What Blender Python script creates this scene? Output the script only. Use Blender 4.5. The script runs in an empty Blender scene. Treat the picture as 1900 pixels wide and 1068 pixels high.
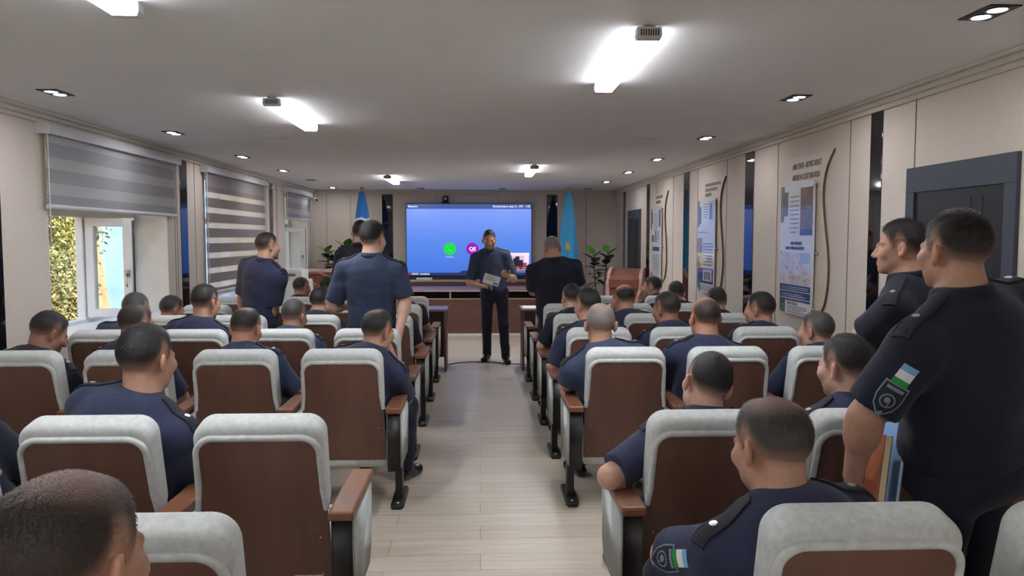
import bpy, bmesh, math, random
import numpy as np
from mathutils import Vector, Matrix
from mathutils.bvhtree import BVHTree
random.seed(7); RNG = np.random.default_rng(7)
SC = bpy.context.scene
COL = SC.collection
R_ = math.radians
# ------------------------------------------------------------------ camera maths
F, CX, CY, CAMH = 1427.0, 950.0, 534.0, 1.62
YAW = math.atan(60/F); PITCH = math.atan(93/math.hypot(F, 60))
cam_m = Matrix.Rotation(-YAW, 3, 'Z') @ Matrix.Rotation(math.pi/2-PITCH, 3, 'X')
def W(px, py, y):
    """world point seen at a place of the photograph, on the plane of depth y"""
    v = cam_m @ Vector(((px-CX)/F, (CY-py)/F, -1.0))
    t = y/v.y
    return Vector((v.x*t, y, CAMH+v.z*t))
cd = bpy.data.cameras.new('camera'); cam = bpy.data.objects.new('camera', cd); COL.objects.link(cam)
cam.location = (0, 0, CAMH); cam.rotation_euler = cam_m.to_euler()
cd.sensor_fit = 'HORIZONTAL'; cd.sensor_width = 36.0; cd.lens = F/1900*36.0; cd.clip_start = .05; cd.clip_end = 300
SC.camera = cam
# ------------------------------------------------------------------ objects
def mesh_obj(name, me, mats, parent=None, smooth=None):
    o = bpy.data.objects.new(name, me); COL.objects.link(o)
    for m in (mats if isinstance(mats, (list, tuple)) else [mats]): me.materials.append(m)
    if parent is not None: o.parent = parent
    if smooth is not None: me.shade_smooth() if smooth else me.shade_flat()
    return o
def tag(o, label=None, cat=None, group=None, kind=None):
    if label: o['label'] = label
    if cat: o['category'] = cat
    if group: o['group'] = group
    if kind: o['kind'] = kind
    return o
def thing(name, label, cat, loc=(0, 0, 0), group=None, rz=0.0):
    o = bpy.data.objects.new(name, None); COL.objects.link(o); o.location = loc; o.rotation_euler = (0, 0, rz)
    o.empty_display_size = .1
    return tag(o, label, cat, group)
def dup_tree(o, parent=None):
    c = o.copy(); COL.objects.link(c)
    if parent is not None: c.parent = parent
    for ch in list(o.children): dup_tree(ch, c)
    return c
class MB:
    """collects shapes, builds one mesh"""
    def __init__(s): s.v = []; s.f = []; s.m = []; s.sm = []
    def add(s, vs, fs, mi=0, smooth=False):
        n = len(s.v); s.v += [tuple(p) for p in vs]
        for f in fs: s.f.append([n+i for i in f]); s.m.append(mi); s.sm.append(smooth)
        return s
    def box(s, lo, hi, mi=0, bev=0.0, seg=2, M=None):
        lo = [min(a, b) for a, b in zip(lo, hi)], [max(a, b) for a, b in zip(lo, hi)]
        lo, hi = lo
        if bev <= 0:
            x0, y0, z0 = lo; x1, y1, z1 = hi
            vs = [(x0,y0,z0),(x1,y0,z0),(x1,y1,z0),(x0,y1,z0),(x0,y0,z1),(x1,y0,z1),(x1,y1,z1),(x0,y1,z1)]
            fs = [(3,2,1,0),(4,5,6,7),(0,1,5,4),(1,2,6,5),(2,3,7,6),(3,0,4,7)]
        else:
            bm = bmesh.new(); bmesh.ops.create_cube(bm, size=1)
            for v in bm.verts: v.co = Vector([lo[i]+(v.co[i]+.5)*(hi[i]-lo[i]) for i in range(3)])
            bmesh.ops.bevel(bm, geom=bm.edges[:], offset=bev, segments=seg, affect='EDGES', profile=.5)
            bm.verts.index_update(); vs = [v.co.copy() for v in bm.verts]; fs = [[v.index for v in f.verts] for f in bm.faces]; bm.free()
        if M is not None: vs = [M @ Vector(p) for p in vs]
        return s.add(vs, fs, mi, False)
    def tube(s, pts, rad, seg=10, mi=0, cap=True, flat=None):
        pts = [Vector(p) for p in pts]; n = len(pts)
        rs = rad if isinstance(rad, (list, tuple)) else [rad]*n
        vs = []; fs = []; up = None
        for i, p in enumerate(pts):
            t = (pts[min(i+1, n-1)]-pts[max(i-1, 0)]).normalized()
            if up is None:
                up = Vector((0, 0, 1)) if abs(t.z) < .9 else Vector((1, 0, 0))
            a = t.cross(up)
            a = a.normalized() if a.length > 1e-6 else t.orthogonal().normalized()
            b = a.cross(t).normalized(); up = b
            for k in range(seg):
                w = 2*math.pi*k/seg
                vs.append(p+a*math.cos(w)*rs[i]+b*math.sin(w)*rs[i]*(flat or 1))
        for i in range(n-1):
            for k in range(seg):
                fs.append((i*seg+k, i*seg+(k+1) % seg, (i+1)*seg+(k+1) % seg, (i+1)*seg+k))
        s.add(vs, fs, mi, True)
        if cap:
            s.add(vs[:seg], [list(range(seg))[::-1]], mi); s.add(vs[-seg:], [list(range(seg))], mi)
        return s
    def lathe(s, prof, c=(0, 0, 0), seg=24, mi=0, axis='z', cap=True):
        vs = []; fs = []
        for r, z in prof:
            for k in range(seg):
                w = 2*math.pi*k/seg; p = (r*math.cos(w), r*math.sin(w), z)
                if axis == 'x': p = (p[2], p[0], p[1])
                if axis == 'y': p = (p[0], -p[2], p[1])
                vs.append((p[0]+c[0], p[1]+c[1], p[2]+c[2]))
        for i in range(len(prof)-1):
            for k in range(seg):
                fs.append((i*seg+k, i*seg+(k+1) % seg, (i+1)*seg+(k+1) % seg, (i+1)*seg+k))
        if cap: fs.append(list(range(seg))[::-1]); fs.append([(len(prof)-1)*seg+k for k in range(seg)])
        return s.add(vs, fs, mi, True)
    def prism(s, out, fn, n0, n1, mi=0, side_mi=None):
        """outline of 2-D points, fn(a, b, n) -> 3-D"""
        k = len(out); A = [fn(a, b, n0) for a, b in out]; B = [fn(a, b, n1) for a, b in out]
        s.add(A, [list(range(k))[::-1]], mi); s.add(B, [list(range(k))], mi)
        s.add(A+B, [(i, (i+1) % k, k+(i+1) % k, k+i) for i in range(k)], mi if side_mi is None else side_mi)
        return s
    def slab(s, out, fn, n0, n1, r, steps=4, mi=0):
        """rounded slab: outline counter-clockwise seen from +n, edges rounded by r"""
        P = np.array(out, float); k = len(P)
        def off(d):
            a = np.roll(P, 1, 0); b = np.roll(P, -1, 0); t = b-a; t /= np.linalg.norm(t, axis=1)[:, None]+1e-9
            return P+np.stack([-t[:, 1], t[:, 0]], 1)*d
        rings = []
        for i in range(steps+1):
            w = math.pi/2*i/steps
            rings.append((off(r*(1-math.sin(w))), n0+r*(1-math.cos(w))))
        for i in range(steps+1):
            w = math.pi/2*i/steps
            rings.append((off(r*(1-math.cos(w))), n1-r*(1-math.sin(w))))
        vs = [fn(p[0], p[1], n) for q, n in rings for p in q]; fs = []
        for j in range(len(rings)-1):
            for i in range(k): fs.append((j*k+i, j*k+(i+1) % k, (j+1)*k+(i+1) % k, (j+1)*k+i))
        fs.append(list(range(k))[::-1]); fs.append([(len(rings)-1)*k+i for i in range(k)])
        return s.add(vs, fs, mi, True)
    def build(s, name, mats, parent=None):
        me = bpy.data.meshes.new(name); me.from_pydata(s.v, [], s.f); me.update()
        o = mesh_obj(name, me, mats, parent)
        me.polygons.foreach_set('material_index', s.m); me.polygons.foreach_set('use_smooth', s.sm)
        bm = bmesh.new(); bm.from_mesh(me); bmesh.ops.recalc_face_normals(bm, faces=bm.faces); bm.to_mesh(me); bm.free()
        return o
def box_obj(name, lo, hi, m, parent=None, bev=0.0): return MB().box(lo, hi, 0, bev).build(name, m, parent)
def text_obj(name, body, size, M, mat, parent=None, ext=.0006, align='LEFT', sx=1.0, bold=0.0):
    cu = bpy.data.curves.new(name, 'FONT'); cu.body = body; cu.size = size; cu.extrude = ext; cu.align_x = align; cu.align_y = 'CENTER'
    cu.resolution_u = 2; cu.offset = bold
    t = bpy.data.objects.new(name+'_c', cu); COL.objects.link(t)
    bpy.context.view_layer.update()
    me = bpy.data.meshes.new_from_object(t.evaluated_get(bpy.context.evaluated_depsgraph_get()))
    bpy.data.objects.remove(t); bpy.data.curves.remove(cu)
    me.transform(M @ Matrix.Diagonal((sx, 1, 1, 1))); me.materials.clear()
    return mesh_obj(name, me, mat, parent)
def frame_m(o, xa, ya):
    xa = Vector(xa).normalized(); ya = Vector(ya).normalized(); za = xa.cross(ya)
    return Matrix(((xa.x, ya.x, za.x, o[0]), (xa.y, ya.y, za.y, o[1]), (xa.z, ya.z, za.z, o[2]), (0, 0, 0, 1)))
# ------------------------------------------------------------------ materials
def srgb(r, g, b):
    return tuple(((c/255)/12.92 if c <= 10 else (((c/255)+.055)/1.055)**2.4) for c in (r, g, b))+(1.0,)
def new_mat(name):
    m = bpy.data.materials.new(name); m.use_nodes = True; nt = m.node_tree
    return m, nt, nt.nodes['Principled BSDF']
def noise(nt, scale, detail=4, rough=.6, coord='Object', stretch=None):
    tc = nt.nodes.new('ShaderNodeTexCoord'); n = nt.nodes.new('ShaderNodeTexNoise')
    n.inputs['Scale'].default_value = scale; n.inputs['Detail'].default_value = detail; n.inputs['Roughness'].default_value = rough
    if stretch:
        mp = nt.nodes.new('ShaderNodeMapping'); mp.inputs['Scale'].default_value = stretch
        nt.links.new(tc.outputs[coord], mp.inputs['Vector']); nt.links.new(mp.outputs['Vector'], n.inputs['Vector'])
    else: nt.links.new(tc.outputs[coord], n.inputs['Vector'])
    return n
def ramp(nt, fac, cols):
    r = nt.nodes.new('ShaderNodeValToRGB'); e = r.color_ramp.elements
    while len(e) < len(cols): e.new(.5)
    for i, (p, c) in enumerate(cols): e[i].position = p; e[i].color = c
    nt.links.new(fac, r.inputs['Fac']); return r
def bump(nt, b, h, strength, dist=.01):
    n = nt.nodes.new('ShaderNodeBump'); n.inputs['Strength'].default_value = strength; n.inputs['Distance'].default_value = dist
    nt.links.new(h, n.inputs['Height']); nt.links.new(n.outputs['Normal'], b.inputs['Normal'])
def mat(name, rgb, rough=.6, var=.06, scale=20, bmp=0.0, bscale=None, metal=0.0, stretch=None, sheen=0.0, coat=0.0, spec=None):
    m, nt, b = new_mat(name); c = srgb(*rgb)
    if var > 0:
        n = noise(nt, scale, stretch=stretch)
        lo = tuple(max(0, x*(1-var*2)) for x in c[:3])+(1,); hi = tuple(min(1, x*(1+var*2)) for x in c[:3])+(1,)
        r = ramp(nt, n.outputs['Fac'], [(.3, lo), (.7, hi)]); nt.links.new(r.outputs['Color'], b.inputs['Base Color'])
    else: b.inputs['Base Color'].default_value = c
    if bmp > 0:
        n2 = noise(nt, bscale or scale*4, 3, stretch=stretch); bump(nt, b, n2.outputs['Fac'], bmp)
    b.inputs['Roughness'].default_value = rough; b.inputs['Metallic'].default_value = metal
    if sheen: b.inputs['Sheen Weight'].default_value = sheen; b.inputs['Sheen Roughness'].default_value = .4
    if coat: b.inputs['Coat Weight'].default_value = coat; b.inputs['Coat Roughness'].default_value = .03
    if spec is not None: b.inputs['Specular IOR Level'].default_value = spec
    return m
def emit(name, rgb, strength, grad=None):
    m, nt, b = new_mat(name); c = srgb(*rgb)
    b.inputs['Base Color'].default_value = (0, 0, 0, 1) if strength > 0 else c
    b.inputs['Emission Color'].default_value = c; b.inputs['Emission Strength'].default_value = strength
    b.inputs['Roughness'].default_value = .25; b.inputs['Specular IOR Level'].default_value = .3
    return m
def attr_mat(name, attr, rough=.55, bmp=.0, bscale=300, sss=0.0, sheen=0.0, spec=.4, stretch=None):
    m, nt, b = new_mat(name)
    a = nt.nodes.new('ShaderNodeAttribute'); a.attribute_name = attr
    n = noise(nt, 60, 3); mx = nt.nodes.new('ShaderNodeMix'); mx.data_type = 'RGBA'; mx.blend_type = 'MULTIPLY'
    r = ramp(nt, n.outputs['Fac'], [(.3, (.86, .86, .86, 1)), (.7, (1.1, 1.1, 1.1, 1))])
    mx.inputs['Factor'].default_value = .6
    nt.links.new(a.outputs['Color'], mx.inputs[6]); nt.links.new(r.outputs['Color'], mx.inputs[7]); nt.links.new(mx.outputs[2], b.inputs['Base Color'])
    if bmp > 0:
        n2 = noise(nt, bscale, 2, stretch=stretch); bump(nt, b, n2.outputs['Fac'], bmp, .004)
    b.inputs['Roughness'].default_value = rough; b.inputs['Specular IOR Level'].default_value = spec
    if sss: b.inputs['Subsurface Weight'].default_value = sss; b.inputs['Subsurface Radius'].default_value = (.012, .005, .003)
    if sheen: b.inputs['Sheen Weight'].default_value = sheen
    return m
M = {}
M['ceiling'] = mat('ceiling_paint', (245, 246, 247), .8, .01, 3)
M['wall'] = mat('wall_fabric_panel', (208, 198, 187), .85, .035, 90, .15, 350)
M['seam'] = mat('panel_seam', (120, 110, 100), .8, 0)
M['crown'] = mat('crown_plaster', (205, 198, 186), .7, .01, 5)
M['strip'] = mat('dark_mirror_strip', (16, 18, 22), .04, 0, spec=.9)
M['skirting'] = mat('skirting', (120, 104, 92), .5, .05, 30)
M['white_pvc'] = mat('white_pvc', (222, 226, 228), .35, .01, 4)
M['reveal'] = mat('reveal_plaster', (212, 210, 204), .8, .02, 8)
M['door_frame'] = mat('door_frame_grey', (62, 68, 80), .5, .03, 20)
M['door_leaf'] = mat('door_leaf_dark', (26, 28, 36), .35, .03, 20)
M['metal'] = mat('brushed_metal', (170, 170, 170), .3, .03, 40, metal=1.0)
M['brass'] = mat('brass', (190, 150, 80), .3, .03, 40, metal=1.0)
M['black_plastic'] = mat('black_plastic', (18, 18, 20), .4, .02, 30)
M['black_metal'] = mat('black_painted_metal', (26, 24, 24), .42, .05, 30, .05)
M['chair_fabric'] = mat('chair_grey_fabric', (200, 205, 203), .9, .06, 45, .3, 700, sheen=.2)
M['wood_board'] = mat('chair_brown_veneer', (108, 76, 64), .42, .12, 5, .05, 120, stretch=(1.0, 1.0, .18))
M['wood_arm'] = mat('armrest_wood', (122, 80, 58), .4, .14, 8, .06, 90, stretch=(1, .12, 1))
M['desk_wood'] = mat('desk_brown_wood', (104, 70, 62), .4, .1, 4, .04, 90, stretch=(.15, 1, 1))
M['desk_edge'] = mat('desk_beige_edge', (186, 160, 134), .5, .05, 20)
M['desk_top'] = mat('desk_top_brown', (132, 100, 100), .3, .06, 5, stretch=(.15, 1, 1))
M['dark_gap'] = mat('dark_interior', (34, 34, 40), .6, .05, 10)
M['lectern_wood'] = mat('lectern_red_brown_wood', (128, 74, 56), .4, .1, 5, stretch=(.2, 1, 1))
M['pale_wood'] = mat('pale_pinkish_wood', (196, 160, 146), .5, .08, 8)
M['paper'] = mat('white_paper', (232, 234, 236), .7, .01, 5)
M['paper_blue'] = mat('printed_blue', (110, 160, 205), .7, .02, 5)
M['ink'] = mat('grey_ink', (96, 100, 108), .6, 0)
M['pot'] = mat('white_pot', (210, 206, 200), .4, .02, 5)
M['soil'] = mat('soil', (50, 38, 30), .95, .2, 60)
def leaf_mat(name, rgb, rough=.35):
    m = mat(name, rgb, rough, .2, 12); return m
M['leaf_dark'] = leaf_mat('rubber_leaf_dark', (40, 62, 42))
M['leaf_bright'] = leaf_mat('rubber_leaf_bright', (96, 160, 60))
M['stem'] = mat('plant_stem', (70, 62, 44), .7, .1, 30)
M['lamp_glow'] = emit('led_diffuser', (248, 249, 255), 40.0)
M['lamp_side'] = emit('led_side_lens', (248, 249, 255), 5.0)
M['spot_glow'] = emit('spot_glow', (252, 250, 255), 105.0)
M['spot_off'] = mat('spot_lens', (210, 210, 205), .3, 0)
M['lamp_body'] = mat('lamp_end_cap', (215, 215, 212), .5, .02, 10)
# floor planks run across the room
def floor_mat():
    m, nt, b = new_mat('floor_planks')
    tc = nt.nodes.new('ShaderNodeTexCoord')
    br = nt.nodes.new('ShaderNodeTexBrick'); br.offset = .37; br.offset_frequency = 2
    for k, v in dict(Scale=1.0).items(): br.inputs[k].default_value = v
    br.inputs['Brick Width'].default_value = 1.28; br.inputs['Row Height'].default_value = .193
    br.inputs['Mortar Size'].default_value = .0022; br.inputs['Mortar Smooth'].default_value = .1; br.inputs['Bias'].default_value = 0
    br.inputs['Color1'].default_value = srgb(198, 188, 173); br.inputs['Color2'].default_value = srgb(186, 175, 160); br.inputs['Mortar'].default_value = srgb(150, 136, 118)
    nt.links.new(tc.outputs['Object'], br.inputs['Vector'])
    n = noise(nt, 3.2, 6, .65, stretch=(.5, 9, 1)); r = ramp(nt, n.outputs['Fac'], [(.3, (.78, .77, .75, 1)), (.55, (1, 1, 1, 1)), (.75, (1.06, 1.05, 1.04, 1))])
    n2 = noise(nt, 1.0, 3, .5, stretch=(1.2, 5, 1)); r2 = ramp(nt, n2.outputs['Fac'], [(.28, (.7, .66, .6, 1)), (.36, (1, 1, 1, 1))])
    for i, rr in enumerate((r, r2)):
        mx = nt.nodes.new('ShaderNodeMix'); mx.data_type = 'RGBA'; mx.blend_type = 'MULTIPLY'; mx.inputs['Factor'].default_value = .85 if i == 0 else .5
        nt.links.new(br.outputs['Color'] if i == 0 else last, mx.inputs[6]); nt.links.new(rr.outputs['Color'], mx.inputs[7]); last = mx.outputs[2]
    nt.links.new(last, b.inputs['Base Color']); b.inputs['Roughness'].default_value = .38
    bump(nt, b, n.outputs['Fac'], .06); return m
M['floor'] = floor_mat()
# ------------------------------------------------------------------ smooth solid modelling for bodies and clothes
def sm(a, b, k):
    h = np.clip(.5+.5*(a-b)/k, 0, 1); return a*(1-h)+b*h-k*h*(1-h)
def smax(a, b, k): return -sm(-a, -b, k)
def sstep(a, b, x):
    t = np.clip((x-a)/(b-a), 0, 1); return t*t*(3-2*t)
A3 = lambda p: np.array([p[0], p[1], p[2]], float)
def cone(a, b, ra, rb, k=.02, cut=None, flat=None):
    a = A3(a); b = A3(b); ab = b-a; L2 = float(ab@ab)+1e-9
    def fn(X, Y, Z):
        px, py, pz = X-a[0], Y-a[1], Z-a[2]
        t = np.clip((px*ab[0]+py*ab[1]+pz*ab[2])/L2, 0, 1)
        d = np.sqrt((px-t*ab[0])**2+(py-t*ab[1])**2+(pz-t*ab[2])**2)-(ra+t*(rb-ra))
        for c, n in (cut or []): d = np.maximum(d, (X-c[0])*n[0]+(Y-c[1])*n[1]+(Z-c[2])*n[2])
        return d
    return fn, np.minimum(a-ra, b-rb), np.maximum(a+ra, b+rb), k
def ell(c, rad, Rm=None, k=.03, cut=None):
    c = A3(c); r = np.array(rad, float); Rm = np.eye(3) if Rm is None else np.array(Rm, float)
    def fn(X, Y, Z):
        dx, dy, dz = X-c[0], Y-c[1], Z-c[2]
        q = [(dx*Rm[0][j]+dy*Rm[1][j]+dz*Rm[2][j]) for j in range(3)]
        k0 = np.sqrt(sum((q[j]/r[j])**2 for j in range(3))); k1 = np.sqrt(sum((q[j]/r[j]**2)**2 for j in range(3)))
        d = k0*(k0-1)/(k1+1e-9)
        for p, n in (cut or []): d = np.maximum(d, (X-p[0])*n[0]+(Y-p[1])*n[1]+(Z-p[2])*n[2])
        return d
    m = np.sqrt((Rm**2)@(r**2))
    return fn, c-m, c+m, k
def solid(prims, h, post=None):
    lo = np.min([p[1] for p in prims], 0)-3*h-.02; hi = np.max([p[2] for p in prims], 0)+3*h+.02
    n = np.ceil((hi-lo)/h).astype(int)+1
    f = np.full(n, 1e3, np.float32); ax = [(lo[i]+h*np.arange(n[i])).astype(np.float32) for i in range(3)]
    for fn, a, b, k in prims:
        i0 = np.maximum(0, np.floor((a-k-2*h-lo)/h).astype(int)); i1 = np.minimum(n, np.ceil((b+k+2*h-lo)/h).astype(int)+1)
        sl = tuple(slice(i0[j], i1[j]) for j in range(3))
        d = fn(ax[0][sl[0]][:, None, None], ax[1][sl[1]][None, :, None], ax[2][sl[2]][None, None, :])
        f[sl] = sm(f[sl], d, k)
    if post:
        I = np.nonzero(np.abs(f) < .035); P = np.stack([ax[j][I[j]] for j in range(3)], 1); f[I] = post(P, f[I])
    return nets(f, lo, h)
def nets(f, lo, h):
    s = f < 0
    cnt = np.zeros([d-1 for d in f.shape], np.int8)
    offs = [(i, j, k) for i in (0, 1) for j in (0, 1) for k in (0, 1)]
    for o in offs: cnt += s[o[0]:o[0]+cnt.shape[0], o[1]:o[1]+cnt.shape[1], o[2]:o[2]+cnt.shape[2]]
    mixed = (cnt > 0) & (cnt < 8); ci = np.argwhere(mixed)
    idx = np.full(cnt.shape, -1, np.int32); idx[mixed] = np.arange(len(ci))
    val = {o: f[ci[:, 0]+o[0], ci[:, 1]+o[1], ci[:, 2]+o[2]] for o in offs}
    acc = np.zeros((len(ci), 3)); num = np.zeros(len(ci))
    for o in offs:
        for j in range(3):
            if o[j]: continue
            o2 = tuple(o[q]+(q == j) for q in range(3)); a, b = val[o], val[o2]
            m = (a < 0) != (b < 0); t = np.where(m, a/np.where(m, a-b, 1), 0)
            acc[m] += np.array(o, float); acc[m, j] += t[m]; num += m
    V = lo+h*(ci+acc/np.maximum(num, 1)[:, None])
    Q = []
    for j in range(3):
        u, v = (j+1) % 3, (j+2) % 3
        a = np.take(s, range(f.shape[j]-1), j); b = np.take(s, range(1, f.shape[j]), j)
        e = np.argwhere(a != b); e = e[(e[:, u] > 0) & (e[:, v] > 0) & (e[:, u] < cnt.shape[u]) & (e[:, v] < cnt.shape[v])]
        du = np.zeros(3, int); du[u] = 1; dv = np.zeros(3, int); dv[v] = 1
        g = lambda w: idx[w[:, 0], w[:, 1], w[:, 2]]
        q = np.stack([g(e-du-dv), g(e-dv), g(e), g(e-du)], 1)
        inside = s[e[:, 0], e[:, 1], e[:, 2]]
        q[~inside] = q[~inside][:, ::-1]; Q.append(q)
    Q = np.concatenate(Q); return V, Q[(Q >= 0).all(1)]
def np_mesh(name, V, Q):
    me = bpy.data.meshes.new(name); me.vertices.add(len(V)); me.vertices.foreach_set('co', V.astype(np.float32).ravel())
    k = Q.shape[1]; me.loops.add(Q.size); me.loops.foreach_set('vertex_index', Q.astype(np.int32).ravel())
    me.polygons.add(len(Q)); me.polygons.foreach_set('loop_start', (np.arange(len(Q))*k).astype(np.int32)); me.polygons.foreach_set('loop_total', np.full(len(Q), k, np.int32))
    me.update(calc_edges=True); me.validate(); me.polygons.foreach_set('use_smooth', np.ones(len(me.polygons), bool)); return me
def set_col(me, C, name='Col'):
    a = me.attributes.new(name, 'FLOAT_COLOR', 'POINT')
    if C.shape[1] == 3: C = np.concatenate([C, np.ones((len(C), 1))], 1)
    a.data.foreach_set('color', C.astype(np.float32).ravel())
# ------------------------------------------------------------------ the room
XL, XR, YB, YF, ZC = -3.17, 2.625, 14.8, -2.6, 2.53
WINS = [(5.80, 7.98), (9.05, 11.3), (12.7, 14.35)]; SILL, HEAD, XW = .84, 2.43, -3.53
def struct(o): o['kind'] = 'structure'; return o
struct(box_obj('floor', (XL-.5, YF-.2, -.12), (XR+.2, YB+.2, 0), M['floor']))
struct(box_obj('ceiling', (XL-.5, YF-.2, ZC), (XR+.2, YB+.2, ZC+.12), M['ceiling']))
wl = MB(); edges = [YF-.2]+[e for w in WINS for e in w]+[YB+.2]
for i in range(0, len(edges), 2): wl.box((XL-.45, edges[i], 0), (XL, edges[i+1], ZC))
for a, b in WINS: wl.box((XL-.45, a, 0), (XL, b, SILL)); wl.box((XL-.45, a, HEAD), (XL, b, ZC))
struct(wl.build('wall_left', M['wall']))
struct(box_obj('wall_right', (XR, YF-.2, 0), (XR+.15, YB+.2, ZC), M['wall']))
struct(box_obj('wall_back', (XL-.45, YB, 0), (XR+.15, YB+.15, ZC), M['wall']))
struct(box_obj('wall_front', (XL-.45, YF-.15, 0), (XR+.15, YF, ZC), M['wall']))
# plaster of the window recesses, sill boards
for i, (a, b) in enumerate(WINS):
    rv = MB(); e = .012
    rv.box((XW+.03, a, SILL), (XL+.002, a+e, HEAD)); rv.box((XW+.03, b-e, SILL), (XL+.002, b, HEAD)); rv.box((XW+.03, a, HEAD-e), (XL+.002, b, HEAD))
    struct(rv.build('trim_%d' % (i+1), M['reveal']))
    struct(box_obj('trim_%d' % (i+4), (XW+.02, a+.002, SILL), (XL+.05, b-.002, SILL+.03), M['white_pvc'], bev=.006))
# crown moulding: two stepped ribs all around
def crown(name, lo, hi, axis, side):
    mb = MB()
    for d, h0, h1 in ((.022, .0, .085), (.045, .0, .055), (.075, .0, .024)):
        if axis == 'y': mb.box((side, lo, ZC-h1), (side+(d if side < 0 else -d), hi, ZC-h0), 0, .004)
        else: mb.box((lo, side, ZC-h1), (hi, side+(-d if side > 0 else d), ZC-h0), 0, .004)
    return struct(mb.build(name, M['crown']))
crown('trim_7', YF, YB, 'y', XL); crown('trim_8', YF, YB, 'y', XR); crown('trim_9', XL, XR, 'x', YB)
# skirting
struct(box_obj('baseboard_right', (XR-.014, YF, 0), (XR, 3.64, .08), M['skirting'], bev=.003))
sk = MB()
for a, b in ((4.63, 12.44), (13.49, YB)): sk.box((XR-.014, a, 0), (XR, b, .08), 0, .003)
struct(sk.build('baseboard_right_far', M['skirting']))
struct(box_obj('baseboard_left', (XL, YF, 0), (XL+.014, YB, .08), M['skirting'], bev=.003))
struct(box_obj('baseboard_back', (XL, YB-.014, 0), (XR, YB, .08), M['skirting'], bev=.003))
# panel joints
sm_ = MB()
for y in (1.9, 2.9, 4.575, 5.39, 6.71, 8.11, 9.2, 10.37, 11.4): sm_.box((XR-.003, y-.004, .08), (XR+.001, y+.004, ZC-.085))
for y in (3.6, 8.17, 8.23, 8.75, 11.55, 11.62, 12.2, 12.26, 14.6): sm_.box((XL-.001, y-.004, .08), (XL+.003, y+.004, ZC-.085))
for x in (-2.9, -2.45, -.83, .35, 2.05): sm_.box((x-.004, YB-.003, .08), (x+.004, YB+.001, ZC-.085))
struct(sm_.build('trim_10', M['seam']))
# glossy dark strips set in the walls
def strip(i, lo, hi):
    return struct(box_obj('trim_%d' % i, lo, hi, M['strip'], bev=.0015))
n_ = 11
for y0, y1 in ((2.62, 2.80), (4.95, 5.10), (7.30, 7.54), (9.57, 9.83), (11.82, 12.02), (13.80, 14.0)):
    strip(n_, (XR-.006, y0, .0), (XR+.001, y1, ZC-.085)); n_ += 1
for y0, y1 in ((5.05, 5.25), (8.33, 8.52), (11.81, 11.99)):
    strip(n_, (XL-.001, y0, .0), (XL+.006, y1, ZC-.085)); n_ += 1
for x0, x1 in ((-1.854, -1.65), (1.286, 1.494)):
    strip(n_, (x0, YB-.006, .0), (x1, YB+.001, ZC-.085)); n_ += 1
# ------------------------------------------------------------------ windows
def glass_mat():
    m, nt, b = new_mat('window_glass')
    out = nt.nodes['Material Output']; tr = nt.nodes.new('ShaderNodeBsdfTransparent'); tr.inputs['Color'].default_value = (.93, .96, .97, 1)
    gl = nt.nodes.new('ShaderNodeBsdfGlossy'); gl.inputs['Roughness'].default_value = .02; fr = nt.nodes.new('ShaderNodeFresnel'); fr.inputs['IOR'].default_value = 1.5
    mx = nt.nodes.new('ShaderNodeMixShader'); ge = nt.nodes.new('ShaderNodeNewGeometry'); fm_ = nt.nodes.new('ShaderNodeMath'); fm_.operation = 'SUBTRACT'; fm_.use_clamp = True; nt.links.new(fr.outputs[0], fm_.inputs[0]); nt.links.new(ge.outputs['Backfacing'], fm_.inputs[1])
    nt.links.new(fm_.outputs[0], mx.inputs[0]); nt.links.new(tr.outputs[0], mx.inputs[1]); nt.links.new(gl.outputs[0], mx.inputs[2]); nt.links.new(mx.outputs[0], out.inputs['Surface'])
    return m
M['glass'] = glass_mat()
M['seal'] = mat('rubber_seal', (60, 62, 64), .6, 0)
ZT0, ZT1 = 1.80, 1.87       # transom bar
def window(n, a, b, mulls, openb):
    fr = MB(); x0, x1 = XW-.035, XW+.035
    e = .0015; fr.box((x0+e, a+e, SILL+e), (x1-e, b-e, SILL+.06), 0, .005); fr.box((x0+e, a+e, HEAD-.06), (x1-e, b-e, HEAD-e), 0, .005)
    fr.box((x0, a, SILL), (x1, a+.06, HEAD), 0, .005); fr.box((x0, b-.06, SILL), (x1, b, HEAD), 0, .005)
    fr.box((x0+.003, a+e, ZT0), (x1-.003, b-e, ZT1), 0, .005)
    for m in mulls: fr.box((x0+.002, m-.035, SILL+e), (x1-.002, m+.035, HEAD-e), 0, .005)
    o = struct(fr.build('window_%d' % n, M['white_pvc']))
    cuts = [a+.06]+[q for m in mulls for q in (m-.035, m+.035)]+[b-.06]
    for i in range(0, len(cuts), 2):
        box_obj('pane', (XW-.006, cuts[i], ZT1), (XW+.006, cuts[i+1], HEAD-.06), M['glass'], o)
        if i//2 != openb: box_obj('pane', (XW-.006, cuts[i], SILL+.06), (XW+.006, cuts[i+1], ZT0), M['glass'], o)
    return o
w1 = window(1, *WINS[0], (6.38, 6.98), 1)
w2 = window(2, *WINS[1], (9.8, 10.55), -1)
w3 = window(3, *WINS[2], (12.98,), 0)
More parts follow.
